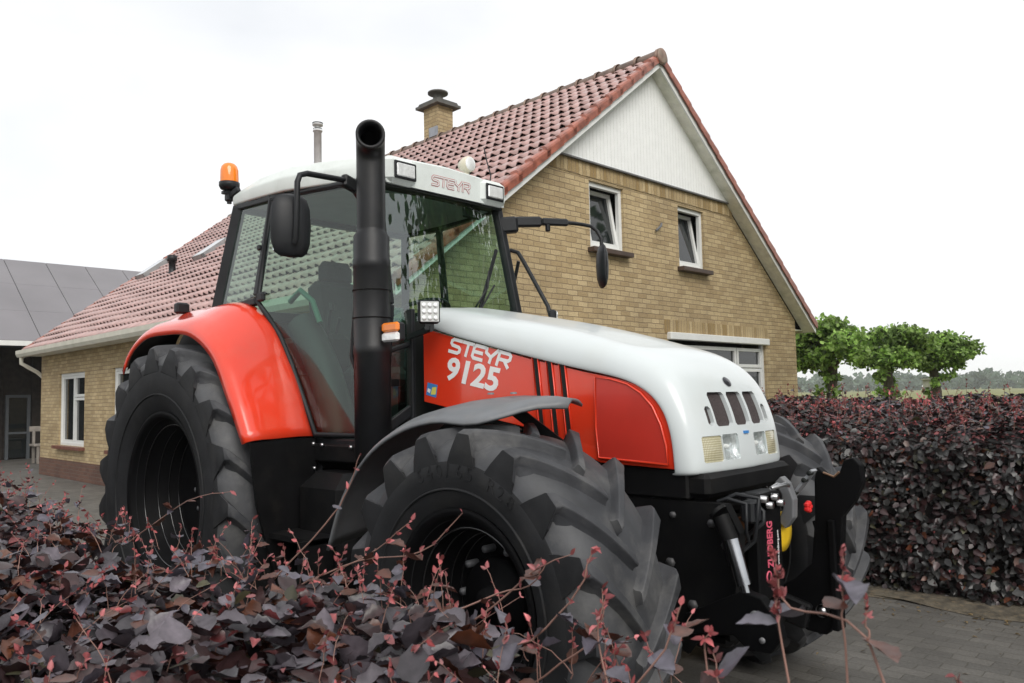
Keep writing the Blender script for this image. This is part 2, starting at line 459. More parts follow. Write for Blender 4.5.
def wall_with_holes(name, a0, a1, top, holes, place, m, depth=.12, z0=0., breaks=()):
    """wall in (a,z) plane; holes: (a0,a1,z0,z1); place(a,z,d) -> xyz, d inward"""
    A = sorted(set([a0, a1] + [h[0] for h in holes] + [h[1] for h in holes] + list(breaks)))
    b = MB(); uv = []
    vs = []; fs = []; uvs = []
    def quad(pts, uvp):
        o = len(vs); vs.extend(pts); uvs.extend(uvp); fs.append((o, o + 1, o + 2, o + 3))
    for i in range(len(A) - 1):
        l, r = A[i], A[i + 1]
        hs = sorted([h for h in holes if h[0] <= l + 1e-6 and h[1] >= r - 1e-6], key=lambda h: h[2])
        zc = z0
        for h in hs + [None]:
            tl, tr = (top(l), top(r)) if h is None else (h[2], h[2])
            quad([place(l, zc, 0), place(r, zc, 0), place(r, tr, 0), place(l, tl, 0)], [(l, zc), (r, zc), (r, tr), (l, tl)])
            if h is not None: zc = h[3]
    for (l, r, zb, zt) in holes:
        for (p, q) in (((l, zb), (l, zt)), ((l, zt), (r, zt)), ((r, zt), (r, zb)), ((r, zb), (l, zb))):
            du = depth
            if p[0] == q[0]:
                quad([place(*p, 0), place(*q, 0), place(*q, du), place(*p, du)], [(p[0], p[1]), (q[0], q[1]), (q[0] + du, q[1]), (p[0] + du, p[1])])
            else:
                quad([place(*p, 0), place(*q, 0), place(*q, du), place(*p, du)], [(p[0], p[1]), (q[0], q[1]), (q[0], q[1] + du), (p[0], p[1] + du)])
    me = bpy.data.meshes.new(name); me.from_pydata([tuple(p) for p in vs], [], fs)
    lay = me.uv_layers.new(name="UVMap")
    for lp in me.loops: lay.data[lp.index].uv = uvs[lp.vertex_index]
    me.materials.append(m); me.update()
    o = bpy.data.objects.new(name, me); COL.objects.link(o); o.parent = house
    return o

UND = .17
gable_place = lambda v, z, d: (-d, v, z)
eave_place = lambda u, z, d: (u, d, z)
g_holes = [(3.06, 3.82, 3.48, 4.40), (5.20, 5.93, 3.43, 4.385), (4.84, 7.82, .85, 2.40)]
wall_with_holes("wall", 0, HW, lambda v: min(roofz(v) - UND, 4.63), g_holes, gable_place, BRICK, breaks=(2.23, HW - 2.23))
e_holes = [(-12.08, -10.45, .68, 2.18), (-8.88, -7.25, .68, 2.18)]
wall_with_holes("wall", -HL, 0, lambda u: EAVE + .1, e_holes, eave_place, BRICK)
wall_with_holes("wall", -HL, 0, lambda u: EAVE + .1, [], lambda u, z, d: (u, HW - d, z), BRICK)
wall_with_holes("wall", 0, HW, lambda v: roofz(v) - UND, [], lambda v, z, d: (-HL + d, v, z), BRICK, breaks=(HW / 2,))
# plinth strip, 6 mm proud
b = MB(); b.box((-HL / 2, -.004, .19), (HL + .01, .02, .38)); o = b.build("plinth", PLINTH, house, uvs=lambda p: (p.x, p.z))
b = MB(); b.box((.004, HW / 2, .19), (.02, HW - .02, .38)); o = b.build("plinth", PLINTH, house, uvs=lambda p: (p.y, p.z))
# soldier course under the cladding
b = MB(); b.box((.003, HW / 2, 4.535), (.012, HW - 2 * 2.16, .195)); b.build("soldier_course", SOLD, house, uvs=lambda p: (p.y, p.z - 4.44))
for (l, r, zb, zt) in g_holes[2:]:
    b = MB(); b.box((.003, (l + r) / 2, zt + .10), (.012, r - l + .2, .2)); b.build("lintel_course", SOLD, house, uvs=lambda p, z=zt: (p.y, p.z - z))
# gable cladding: vertical boards, real grooves
b = MB()
nb = 55; v0, v1 = 2.36, HW - 2.36
for i in range(nb):
    a = v0 + (v1 - v0) * i / nb; c = v0 + (v1 - v0) * (i + 1) / nb - .0035
    ta, tc_ = roofz(a) - UND + .03, roofz(c) - UND + .03
    if max(ta, tc_) < 4.66: continue
    ta = max(ta, 4.645); tc_ = max(tc_, 4.645)
    mid = HW / 2
    if a < mid < c:
        poly = [(.035, a, 4.64), (.035, c, 4.64), (.035, c, tc_), (.035, mid, roofz(mid) - UND + .03), (.035, a, ta)]
    else:
        poly = [(.035, a, 4.64), (.035, c, 4.64), (.035, c, tc_), (.035, a, ta)]
    b.prism(poly, (-.03, 0, 0))
b.prism([(-.01, v0, 4.64), (-.01, v1, 4.64), (-.01, v1, roofz(v1) - UND), (-.01, HW / 2, roofz(HW / 2) - UND), (-.01, v0, roofz(v0) - UND)], (-.05, 0, 0))
b.build("gable_cladding", CLAD, house)
b = MB(); b.box((.03, HW / 2, 4.637), (.05, HW - 4.2, .022)); b.build("drip_strip", GREYM, house)

# ---- roof: overlapping rows of pantiles
def tile_slope(sign):
    rows_n = 23; slope_len = math.hypot(HW / 2 + OVV, RISE); dr = slope_len / rows_n
    ncol = 74; u0, u1 = -HL - .12, OVU - .02; cw = (u1 - u0) / ncol
    ss = [0, .12, .24, .34, .42, .5, .58, .66, .76, .88]
    def prof(s):
        # broad shallow pan and a high round roll
        if s < .34: return .006 * math.cos(s / .34 * PI) + .002
        t = (s - .34) / .66
        return .004 + .044 * math.sin(PI * t) ** 1.2
    cs, sn = (HW / 2 + OVV) / slope_len, RISE / slope_len
    V = []; FF = []; LN = []
    for r in range(rows_n):
        for k, (dd, lift, squash) in enumerate(((0., .040, 1.0), (dr * .5, .022, 1.0), (dr + .03, .004, .8))):
            for c in range(ncol):
                jit = .006 * math.sin(c * 12.9898 + r * 78.233) + .012 * math.sin(c * .11 + r * .37)
                for s in ss:
                    u = u0 + (c + s) * cw
                    d = r * dr + dd
                    h = lift + prof(s) * squash + jit
                    if d > slope_len: d = slope_len
                    v = -OVV + d * cs - h * sn; z = EAVE + d * sn + h * cs
                    V.append((u, v if sign > 0 else HW - v, z))
    nc = ncol * len(ss)
    for r in range(rows_n):
        for k in range(2):
            a = (r * 3 + k) * nc
            for i in range(nc - 1):
                q = (a + i, a + i + 1, a + nc + i + 1, a + nc + i)
                FF += q if sign > 0 else q[::-1]; LN.append(4)
    # front lip of each row (tile thickness)
    for r in range(rows_n):
        a = (r * 3) * nc; o_ = len(V)
        for i in range(nc):
            p = V[a + i]; V.append((p[0], p[1] + (.013 * sn) * (1 if sign > 0 else -1), p[2] - .013 * cs))
        for i in range(nc - 1):
            q = (a + i + 1, a + i, o_ + i, o_ + i + 1)
            FF += q if sign > 0 else q[::-1]; LN.append(4)
    return raw_mesh("roof_slope", V, FF, LN, TILE, house, smooth=False)
for sgn in (1, -1):
    o = tile_slope(sgn)
    o.data.polygons.foreach_set("use_smooth", [True] * len(o.data.polygons))
# roof deck below tiles and soffits
b = MB()
for sgn in (1, -1):
    y = lambda v: v if sgn > 0 else HW - v
    for (ua, ub) in ((-HL - .1, OVU - .06),):
        P = [(ua, y(-OVV + .04), EAVE - .02), (ub, y(-OVV + .04), EAVE - .02), (ub, y(HW / 2), EAVE + RISE - .05), (ua, y(HW / 2), EAVE + RISE - .05)]
        b.prism(P, (0, 0, -.05))
b.build("roof_deck", DARKIN, house)
b = MB()
for sgn in (1, -1):
    y = lambda v: v if sgn > 0 else HW - v
    P = [(.0, y(-OVV + .02), EAVE - .10), (OVU - .03, y(-OVV + .02), EAVE - .10), (OVU - .03, y(HW / 2), EAVE + RISE - .13), (.0, y(HW / 2), EAVE + RISE - .13)]
    b.prism(P, (0, 0, -.02))
    b.box((-HL / 2, y(-.17), EAVE - .075), (HL, .33, .02))
b.build("soffit", SOFF, house)
for sgn in (1, -1):
    y = lambda v: v if sgn > 0 else HW - v
    for uo in (OVU - .012, -HL - .12):
        b = MB()
        P = [(uo, y(-OVV), EAVE - .14), (uo, y(HW / 2), EAVE + RISE - .155), (uo, y(HW / 2), EAVE + RISE + .0), (uo, y(-OVV), EAVE + .01)]
        b.prism(P, (-.022, 0, 0)); b.build("bargeboard", WINW, house)
# verge tiles along the rake
def verge(sgn, uo):
    b = MB(); n_ = 19
    y = lambda v: v if sgn > 0 else HW - v
    out = 1 if uo > -1 else -1
    for i in range(n_):
        t0, t1 = i / n_, (i + 1) / n_ + .012
        va, vb = -OVV + t0 * (HW / 2 + OVV), -OVV + min(1, t1) * (HW / 2 + OVV)
        za, zb = EAVE + (va + OVV) * SL, EAVE + (vb + OVV) * SL
        l0, l1 = .072, .040
        prof = [(-.13, .0), (-.11, .02), (-.03, .025), (.012, .008), (.022, -.02), (.022, -.11), (.008, -.11)]
        r0 = [(uo + out * p, y(va), za + l0 + q * 1.1) for p, q in prof]; r1 = [(uo + out * p, y(vb), zb + l1 + q) for p, q in prof]
        b.grid([r0, r1], False)
        b.add(r0, [tuple(range(len(r0)))])
    return mods(b.build("verge", VERGE, house), solid=.008)
for sgn in (1, -1):
    verge(sgn, OVU); verge(sgn, -HL - .12)
# ridge tiles
b = MB(); nr = 36; L_ = HL + .12 + OVU
for i in range(nr):
    ua = OVU + .03 - i * L_ / nr; ub = ua - L_ / nr - .02
    rows = []
    for (u, r) in ((ua, .135), (ua - .04, .135), (ua - .05, .118), (ub, .108)):
        rows.append([(u, HW / 2 + r * math.cos(t), EAVE + RISE - .02 + r * .95 * math.sin(t)) for t in np.linspace(-.25, PI + .25, 11)])
    b.grid(rows, True)
mods(b.build("ridge", RIDGE, house), solid=.012)
# finial cap on the ridge end
b = MB(); b.lathe([(-.02, .0), (-.02, .12), (.02, .12), (.03, .09), (.032, 0)], (OVU + .02, HW / 2, EAVE + RISE), 'x', 16); b.build("ridge_end", RIDGE, house)
# gutters
for sgn in (1, -1):
    y = (lambda v: v) if sgn > 0 else (lambda v: HW - v)
    b = MB(); prof = [(-OVV - .12, .06), (-OVV - .12, -.02), (-OVV - .09, -.085), (-OVV + .03, -.085), (-OVV + .04, .03)]
    b.grid([[(-HL - .2, y(p), EAVE - .02 + q) for p, q in prof], [(OVU * .6, y(p), EAVE - .02 + q) for p, q in prof]], False)
    for uu in (-HL - .2, OVU * .6):
        b.add([(uu, y(p), EAVE - .02 + q) for p, q in prof], [(0, 1, 2, 3, 4)])
    g = mods(b.build("gutter", GUT, house), solid=.008)
b = MB(); b.tube([(-HL - .05, -OVV - .04, EAVE - .1), (-HL - .05, -OVV - .04, EAVE - .24), (-HL - .05, -OVV + .10, EAVE - .33), (-HL - .055, -.08, EAVE - .43), (-HL - .055, .06, EAVE - .56), (-HL - .055, .07, .2)], .042, 12)
b.build("downpipe", GUT, house)
# chimney
CH = (-4.98, 4.62)
b = MB(); b.box((CH[0], CH[1], 6.72), (.42, .38, .80)); chim = b.build("chimney", BRICK, house, uvs=lambda p: (p.x + p.y, p.z))
CONC = mat("concrete_cap", (.09, .088, .082), .8, var=.3, dirt=(.16, .15, .12, .6))
b = MB(); b.box((CH[0], CH[1], 7.14), (.66, .60, .05)); b.box((CH[0], CH[1], 7.185), (.58, .52, .04))
b.prism([(CH[0] - .28, CH[1] - .25, 7.205), (CH[0] + .28, CH[1] - .25, 7.205), (CH[0] + .28, CH[1] + .25, 7.205), (CH[0] - .28, CH[1] + .25, 7.205)], (0, 0, .02))
b.add([(CH[0] - .28, CH[1] - .25, 7.225), (CH[0] + .28, CH[1] - .25, 7.225), (CH[0] + .28, CH[1] + .25, 7.225), (CH[0] - .28, CH[1] + .25, 7.225), (CH[0], CH[1], 7.36)], [(0, 1, 4), (1, 2, 4), (2, 3, 4), (3, 0, 4)])
b.build("chimney_cap", CONC, chim)
b = MB(); b.lathe([(7.28, .10), (7.42, .10), (7.42, .20), (7.45, .20), (7.47, .14), (7.49, 0)], (CH[0], CH[1], 0), 'z', 18); b.build("cowl", CONC, chim)
b = MB(); b.box((CH[0] + .10, CH[1] - .21, 6.60), (.24, .03, .18)); b.build("flashing", mat("lead", (.32, .33, .36), .5, .6, var=.2), chim)
# steel flue
b = MB(); fx, fy = -9.2, 4.52
b.lathe([(6.2, .088), (7.72, .088), (7.72, .11), (7.76, .11), (7.76, .06), (7.86, .06), (7.86, .12), (7.92, .12), (7.94, .0)], (fx, fy, 0), 'z', 20)
fl = b.build("flue_pipe", mat("stainless", (.60, .61, .62), .4, .0, var=.1), house)
b = MB(); b.lathe([(7.77, .105), (7.79, .105)], (fx, fy, 0), 'z', 20); b.lathe([(7.905, .124), (7.925, .124)], (fx, fy, 0), 'z', 20); b.build("flue_band", PLAST, fl)
# roof window frames and vent on the slope
def on_roof(u, v, h=0.):
    n_ = Vector((0, -SL, 1)).normalized(); return Vector((u, v, EAVE + SL * (v + OVV))) + n_ * h
rotR = Matrix.Rotation(math.atan(SL), 3, 'X')
for (u, v, op) in ((-12.6, 2.15, .0), (-9.55, 2.2, .0)):
    b = MB(); c = on_roof(u, v, .09)
    for (du, dv, sx, sy) in ((0, -.33, .50, .05), (0, .33, .50, .05), (-.225, 0, .05, .71), (.225, 0, .05, .71)):
        b.box(c + rotR @ Vector((du, dv, 0)), (sx, sy, .11), rotR)
    fr_ = b.build("roof_window", mat("grey_alu", (.36, .37, .37), .4, .5, var=.1), house)
    b = MB(); r2 = Matrix.Rotation(math.atan(SL) - op, 3, 'X')
    b.box(c + r2 @ Vector((0, 0, .045)), (.40, .61, .02), r2); b.build("pane", mat("roof_pane", (.12, .13, .14), .05, coat=1., spec=1.), fr_)
b = MB(); c = on_roof(-10.25, 1.62)
b.lathe([(-.1, .09), (.05, .085), (.07, .07), (.30, .07), (.30, .10), (.42, .10), (.42, 0)], c, 'z', 16); b.build("vent_pipe", PLAST, house)
# lead-grey plate under the vent
# ---- windows
PANE = mat("dark_glass", (.012, .015, .016), .03, spec=.7)
CURT = mat("net_curtain", (.5, .5, .48), .9, var=.2, vscale=20)
SILLR = mat("sill_tile", (.16, .065, .045), .5, var=.25)
SILLW = mat("sill_dark", (.07, .045, .035), .5, var=.25)
def window(place, a0, a1, z0, z1, sash, sill=SILLR, reveal=.07, tilt=0.):
    """sash: list of (a0,a1,z0,z1) fractions, place(a,z,d)"""
    def bar(b, p, q, wd, th, d):
        pa, pb = Vector(place(*p, d)), Vector(place(*q, d))
        nrm = (Vector(place(0, 0, 0)) - Vector(place(0, 0, 1))).normalized()
        b.beam(pa, pb, wd, th, nrm)
    b = MB(); t = .062
    A0, A1, Z0, Z1 = a0 + t / 2, a1 - t / 2, z0 + t / 2, z1 - t / 2
    for (p, q) in (((a0, Z0), (a1, Z0)), ((a0, Z1), (a1, Z1)), ((A0, z0 + t), (A0, z1 - t)), ((A1, z0 + t), (A1, z1 - t))):
        bar(b, p, q, t, .06, reveal)
    fr = b.build("window", WINW, house); mods(fr, bev=.004)
    for (f0, f1, g0, g1, op) in sash:
        x0 = a0 + t + (a1 - a0 - 2 * t) * f0; x1 = a0 + t + (a1 - a0 - 2 * t) * f1
        y0 = z0 + t + (z1 - z0 - 2 * t) * g0; y1 = z0 + t + (z1 - z0 - 2 * t) * g1
        s = .055
        # tilted-in sash: top leans inwards
        def pl(a, z, d): 
            return place(a, z, reveal + .012 + d + op * (z - y0))
        b = MB()
        nrm = (Vector(place(0, 0, 0)) - Vector(place(0, 0, 1))).normalized()
        for (p, q) in (((x0, y0 + s / 2), (x1, y0 + s / 2)), ((x0, y1 - s / 2), (x1, y1 - s / 2)), ((x0 + s / 2, y0 + s), (x0 + s / 2, y1 - s)), ((x1 - s / 2, y0 + s), (x1 - s / 2, y1 - s))):
            b.beam(pl(*p, 0), pl(*q, 0), s, .05, nrm)
        b.build("sash", WINW, fr)
        b = MB(); P = [pl(x0 + s * .9, y0 + s * .9, .01), pl(x1 - s * .9, y0 + s * .9, .01), pl(x1 - s * .9, y1 - s * .9, .01), pl(x0 + s * .9, y1 - s * .9, .01)]
        b.prism(P, Vector(place(0, 0, .012)) - Vector(place(0, 0, 0))); b.build("pane", PANE, fr)
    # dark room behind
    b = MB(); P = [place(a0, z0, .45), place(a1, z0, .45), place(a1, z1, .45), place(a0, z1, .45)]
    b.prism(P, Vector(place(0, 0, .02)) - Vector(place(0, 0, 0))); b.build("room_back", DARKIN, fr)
    b = MB(); pa, pb = Vector(place(a0 - .06, z0 - .035, -.02)), Vector(place(a1 + .06, z0 - .035, -.02))
    nrm = (Vector(place(0, 0, 0)) - Vector(place(0, 0, 1))).normalized()
    b.beam(pa, pb, .065, .2, nrm); mods(b.build("sill", sill, fr), bev=.006)
    return fr
window(gable_place, 3.06, 3.82, 3.48, 4.40, [(0, 1, 0, 1, .17)], SILLW)
window(gable_place, 5.20, 5.93, 3.43, 4.385, [(0, 1, 0, 1, .17)], SILLW)
gw = window(gable_place, 4.84, 7.82, .85, 2.40, [(0, .70, 0, .93, 0), (.71, 1, .70, .93, 0), (.71, 1, 0, .69, 0)], SILLW)
b = MB(); b.box((.02, 6.33, 2.355), (.10, 3.06, .11), bev=.01); b.build("shutter_box", WINW, gw)
for (a, c) in ((-12.08, -10.45), (-8.88, -7.25)):
    fr = window(eave_place, a, c, .68, 2.18, [(0, .5, 0, 1, 0), (.51, 1, .68, 1, 0), (.51, 1, 0, .67, 0)], SILLR)
b = MB(); b.tube([(.03, 4.56, 3.90), (.05, 4.66, 3.98), (.02, 4.72, 4.03)], .018, 8); b.build("wall_hook", GREYM, house)

# ================================================================== BARN (left background)
barn = empty("barn", H0, HYAW); tag(barn, "dark open barn with grey panelled roof and white gutter left of the house", "barn")
BWALL = mat("dark_boards", (.028, .022, .018), .85, var=.4)
BROOF = mat("barn_roof_panel", (.165, .155, .165), .35, coat=.15, var=.12, vscale=.6)
ux, ue, zr, ze = -21.5, -17.2, 6.05, 3.25
b = MB(); vA, vB = -14, 16
ncol = 26
for i in range(ncol):
    va = vA + (vB - vA) * i / ncol; vb = vA + (vB - vA) * (i + 1) / ncol - .018
    for k in range(3):
        t0, t1 = k / 3, (k + 1) / 3 - .002
        P = [(ue + (ux - ue) * t, v, ze + (zr - ze) * t) for (t, v) in ((t0, va), (t0, vb), (t1, vb), (t1, va))]
        b.prism(P, (0, 0, -.04))
r1 = b.build("roof_slope", BROOF, barn)
b = MB(); b.prism([(ue, vA, ze - .06), (ue, vB, ze - .06), (ux, vB, zr - .06), (ux, vA, zr - .06)], (0, 0, -.08))
b.prism([(2 * ux - ue, vA, ze - .03), (ux, vA, zr - .03), (ux, vB, zr - .03), (2 * ux - ue, vB, ze - .03)], (0, 0, -.1)); b.build("roof_deck", mat("barn_under", (.05, .048, .05), .7), barn)
b = MB(); b.box((ue + .05, 1, ze - .09), (.14, vB - vA, .13)); b.build("gutter", WINW, barn)
b = MB(); b.box((ue - 2.6, 1, 1.6), (.15, vB - vA, 3.2))
for k in range(40):
    b.box((ue - 2.5, vA + .4 + k * .75, 1.6), (.04, .02, 3.2))
b.build("wall", BWALL, barn)
POSTW = mat("post_wood", (.05, .036, .028), .8, var=.3)
for k in range(8):
    b = MB(); b.box((ue - .2, -13 + k * 4.05 + .35, 1.6), (.16, .16, 3.2)); b.build("post", POSTW, barn)
# door with glass, blue-grey frame
b = MB(); du, dv = ue - 2.40, 1.02
b.box((du, dv - .27, .92), (.08, .08, 1.84)); b.box((du, dv + .27, .92), (.08, .08, 1.84)); b.box((du, dv, 1.80), (.08, .46, .08)); b.box((du, dv, .75), (.06, .46, .06))
door = b.build("door", mat("blue_grey_frame", (.085, .095, .105), .5, var=.1), barn)
b = MB(); b.box((du - .01, dv, .9), (.02, .46, 1.7)); b.build("pane", PANE, door)
bench = empty("slat_bench", (-18.75, 3.95, 0), HYAW); tag(bench, "pale wooden slat bench under the dark barn beside the house wall", "bench")
PW = mat("pale_wood", (.24, .215, .19), .7, var=.2)
b = MB(); b.box((0, 0, .48), (.5, 1.1, .06), bev=.01); b.build("seat", PW, bench)
b = MB(); b.box((-.25, 0, .9), (.06, 1.1, .14), bev=.01); b.build("backrest", PW, bench)
for (x, y) in ((.2, .45), (.2, -.45), (-.22, .45), (-.22, -.45)):
    b = MB(); b.box((x, y, .225 if x > 0 else .45), (.06, .06, .45 if x > 0 else .9)); b.build("leg", PW, bench)

# ================================================================== TRACTOR
tr = empty("tractor"); tag(tr, "red and white farm tractor with black exhaust stack parked on the paved drive", "tractor")
def mir(pts): return [(x, -y, z) for x, y, z in pts]

# ---------------- wheels
_n = TREAD.node_tree.nodes; _l = TREAD.node_tree.links; _p = _n["Principled BSDF"]
_g = _n.new("ShaderNodeNewGeometry"); _r = _n.new("ShaderNodeValToRGB"); _r.color_ramp.elements[0].position = .515; _r.color_ramp.elements[1].position = .60
_r.color_ramp.elements[0].color = (0, 0, 0, 1); _r.color_ramp.elements[1].color = (.6, .6, .6, 1)
_k = _n.new("ShaderNodeMix"); _k.data_type = 'RGBA'; _k.inputs[7].default_value = (.17, .17, .168, 1)
_src = _p.inputs['Base Color'].links[0].from_socket
_l.new(_g.outputs['Pointiness'], _r.inputs[0]); _l.new(_r.outputs[0], _k.inputs[0]); _l.new(_src, _k.inputs[6]); _l.new(_k.outputs[2], _p.inputs['Base Color'])
BOLTM = mat('bolt_dark', (.05, .05, .052), .5, var=.3)
RIMG = mat("rim_gloss", (.012, .012, .013), .14, coat=1.)
def carc(R, w, rr):
    return [(-.36 * w, rr - .02), (-.40 * w, rr + .025), (-.455 * w, rr + .06), (-.492 * w, rr + (R - rr) * .42), (-.495 * w, rr + (R - rr) * .58), (-.482 * w, R - .135), (-.452 * w, R - .088), (-.37 * w, R - .054), (-.2 * w, R - .040), (0, R - .037)]
def make_wheel(name, loc, R, w, rr, nl, side, front):
    c = carc(R, w, rr); prof = c + [(-a, r) for a, r in c[-2::-1]]
    def rc(y):
        y = abs(y); P = [(-a, r) for a, r in c][::-1]
        for (y0, r0), (y1, r1) in zip(P, P[1:]):
            if y0 <= y <= y1: return r0 + (r1 - r0) * (y - y0) / (y1 - y0 + 1e-9)
        return P[-1][1]
    tb = MB(); tb.lathe(prof, (0, 0, 0), 'y', 96)
    # sidewall rings
    for sg in (-1, 1):
        for rq in (.30,):
            r0 = rr + (R - rr) * rq; yy = sg * (w * (.483 if rq < .5 else .497))
            tb.lathe([(yy - sg * .01, r0 - .008), (yy + sg * .003, r0 - .003), (yy + sg * .003, r0 + .003), (yy - sg * .01, r0 + .008)], (0, 0, 0), 'y', 96)
    lead = .44 * w / R * 1.15
    for sg in (-1, 1):
        for k in range(nl):
            ph0 = 2 * PI * (k + (.5 if sg > 0 else 0)) / nl
            rows = []
            ts = [-.04, .0, .2, .4, .6, .8, .94, 1.02, 1.10, 1.17]
            for t in ts:
                yy = sg * w * (.480 * min(t, 1.0)) if t <= 1 else sg * w * (.480 + .016 * math.sin(min(1, (t - 1) / .17) * 2.2))
                if t < 0: yy = -sg * w * .02
                phc = ph0 - lead * max(0, 1 - t) ** 1.12 if t >= 0 else ph0 - lead * 1.03
                rt = R - .010 * max(0, t) ** 3
                rb = rc(min(abs(yy), .43 * w)) - .012
                hp = PI * R / nl
                hw = .021 + .010 * max(0, t) ** 2; hm = hw + .006; hb = hw + .026 + .012 * max(0, t)
                yt = yy; yb = max(-.44 * w, min(.44 * w, yy))
                if t > 1.0:
                    q = (t - 1.0) / .17
                    rt = R - .014 - .155 * q ** 1.25; rb = min(rt - .03, R - .10)
                    yb = sg * w * .44; hw = hw + (hp * .90 - hw) * q ** 1.5; hm = hw + .012 * (1 - q); hb = hw + .03 * (1 - q)
                if t < 0: rt -= .004
                sec = []
                rm = rb + (rt - rb) * .45
                for (dr_, yq, hq) in ((rb, yb, -hb), (rm, yb + (yt - yb) * .45, -hm), (rt - .005, yt, -hw - .002), (rt, yt, -hw + .004), (rt, yt, hw - .004), (rt - .005, yt, hw + .002), (rm, yb + (yt - yb) * .45, hm), (rb, yb, hb)):
                    an = phc + hq / R
                    sec.append((dr_ * math.cos(an), yq, dr_ * math.sin(an)))
                rows.append(sec)
            n0 = len(tb.f)
            tb.grid(rows, True)
            if sg < 0:
                tb.f[n0:] = [f[::-1] for f in tb.f[n0:]]
            for rw, rev in ((rows[0], sg < 0), (rows[-1], sg > 0)):
                tb.add(rw, [tuple(range(8))[::-1] if rev else tuple(range(8))])
    # rim
    s = side                                         # outer side sign (y direction)
    b = MB()
    if front: disc = .02
    else: disc = .10
    P = [(.40 * w, rr + .028), (.425 * w, rr + .03), (.43 * w, rr + .012), (.405 * w, rr - .012), (.33 * w, rr - .02), (.30 * w, rr - .055), (.16 * w, rr - .06), (.13 * w, rr - .085), (-.02 * w - disc * .2, rr - .09), (-.06 * w, rr - .115), (-disc, rr * .55), (-disc - .02, rr * .45), (-disc + .02, rr * .40), (-disc + .03, .17), (-disc + .07, .16), (-disc + .075, .06), (-disc + .12, .05), (-disc + .12, 0)]
    P2 = [(s * a, r) for a, r in P]
    b.lathe(P2, (0, 0, 0), 'y', 64)
    bk = [(.40 * w, rr + .028), (-.40 * w, rr + .0), (-.41 * w, rr - .03), (-.1, rr - .06), (-.1, 0)]
    b.lathe([(s * a, r - .012) for a, r in bk[:-1]] + [(s * -.1, 0)], (0, 0, 0), 'y', 48)
    wh = b.build("wheel", BLACKG, tr); wh.location = loc
    b = MB()
    for aw, dr in ((.30, .056), (.16, .062), (.06, .086), (-.04, .094)):
        b.tube([((rr - dr) * math.cos(t), s * aw * w, (rr - dr) * math.sin(t)) for t in np.linspace(0, 2 * PI, 64, endpoint=False)], .0055, 6, closed=True)
    b.build("rim_bead", RIMG, wh)
    ty = tb.build("tyre", [TREAD, SIDEW], wh)
    for pl in ty.data.polygons:
        c_ = pl.center; rad = math.hypot(c_.x, c_.z)
        if rad < R - .140 or (abs(c_.y) > .476 * w and abs(pl.normal.y) > .6): pl.material_index = 1
    mods(ty, bev=.006, seg=2); ty.modifiers["b"].angle_limit = math.radians(40); ty.data.set_sharp_from_angle(angle=math.radians(48))
    b = MB()
    for k in range(10):
        a = 2 * PI * k / 10
        b.lathe([(s * (-disc + .0), .016), (s * (-disc + .055), .016), (s * (-disc + .06), .0)], (.20 * math.cos(a), 0, .20 * math.sin(a)), 'y', 8)
        b.build("wheel_bolt", GREYM, wh); b = MB()
    return wh, ty
RR, RW, FRR, FW = .94, .62, .70, .54
wb = 2.665
w1, t1 = make_wheel("wheel", (0, -.94, RR), RR, RW, .495, 19, -1, False)
w2, t2 = make_wheel("wheel", (0, .94, RR), RR, RW, .495, 19, 1, False)
w3, t3 = make_wheel("wheel", (wb, -.965, FRR), FRR, FW, .355, 17, -1, True)
w4, t4 = make_wheel("wheel", (wb, .965, FRR), FRR, FW, .355, 17, 1, True)

# ---------------- text helpers
def text_mesh(txt, size, name, m, parent, matrix, bold=0., ext=.0008, sx=1., shear=0., align='LEFT', space=1.):
    cu = bpy.data.curves.new(name, 'FONT'); cu.body = txt; cu.size = size; cu.extrude = ext; cu.offset = bold; cu.shear = shear
    cu.align_x = align; cu.space_character = space; cu.resolution_u = 3
    o = bpy.data.objects.new(name, cu); COL.objects.link(o)
    dg = bpy.context.evaluated_depsgraph_get(); dg.update()
    me = bpy.data.meshes.new_from_object(o.evaluated_get(dg))
    bpy.data.objects.remove(o); bpy.data.curves.remove(cu)
    me.transform(Matrix.Diagonal((sx, 1, 1, 1))); me.transform(matrix)
    me.materials.clear(); me.materials.append(m)
    me.name = name
    o = bpy.data.objects.new(name, me); COL.objects.link(o); o.parent = parent
    return o
def frame_mat(org, ex, ey):
    ex = Vector(ex).normalized(); ey = Vector(ey); ey = (ey - ex * ey.dot(ex)).normalized(); ez = ex.cross(ey)
    m = Matrix((ex, ey, ez)).transposed().to_4x4(); m.translation = Vector(org); return m
def ribbon(b, pts, wd, z0, z1, mt):
    P = [Vector((x, y)) for x, y in pts]; n = len(P); Lf = []; Rt = []
    for i in range(n):
        d0 = (P[i] - P[i - 1]).normalized() if i > 0 else None
        d1 = (P[i + 1] - P[i]).normalized() if i < n - 1 else None
        if d0 is None: nn = Vector((-d1.y, d1.x)); k = 1
        elif d1 is None: nn = Vector((-d0.y, d0.x)); k = 1
        else:
            nn = (Vector((-d0.y, d0.x)) + Vector((-d1.y, d1.x))).normalized(); k = 1 / max(.55, nn.dot(Vector((-d0.y, d0.x))))
        Lf.append(P[i] + nn * wd / 2 * k); Rt.append(P[i] - nn * wd / 2 * k)
    rows = [[mt @ Vector((p.x, p.y, z1)) for p in Lf], [mt @ Vector((p.x, p.y, z1)) for p in Rt]]
    b.grid([list(r) for r in zip(*rows)][::1], False)
    b.grid([[mt @ Vector((p.x, p.y, z0)) for p in Lf], rows[0]], False)
    b.grid([rows[1], [mt @ Vector((p.x, p.y, z0)) for p in Rt]], False)
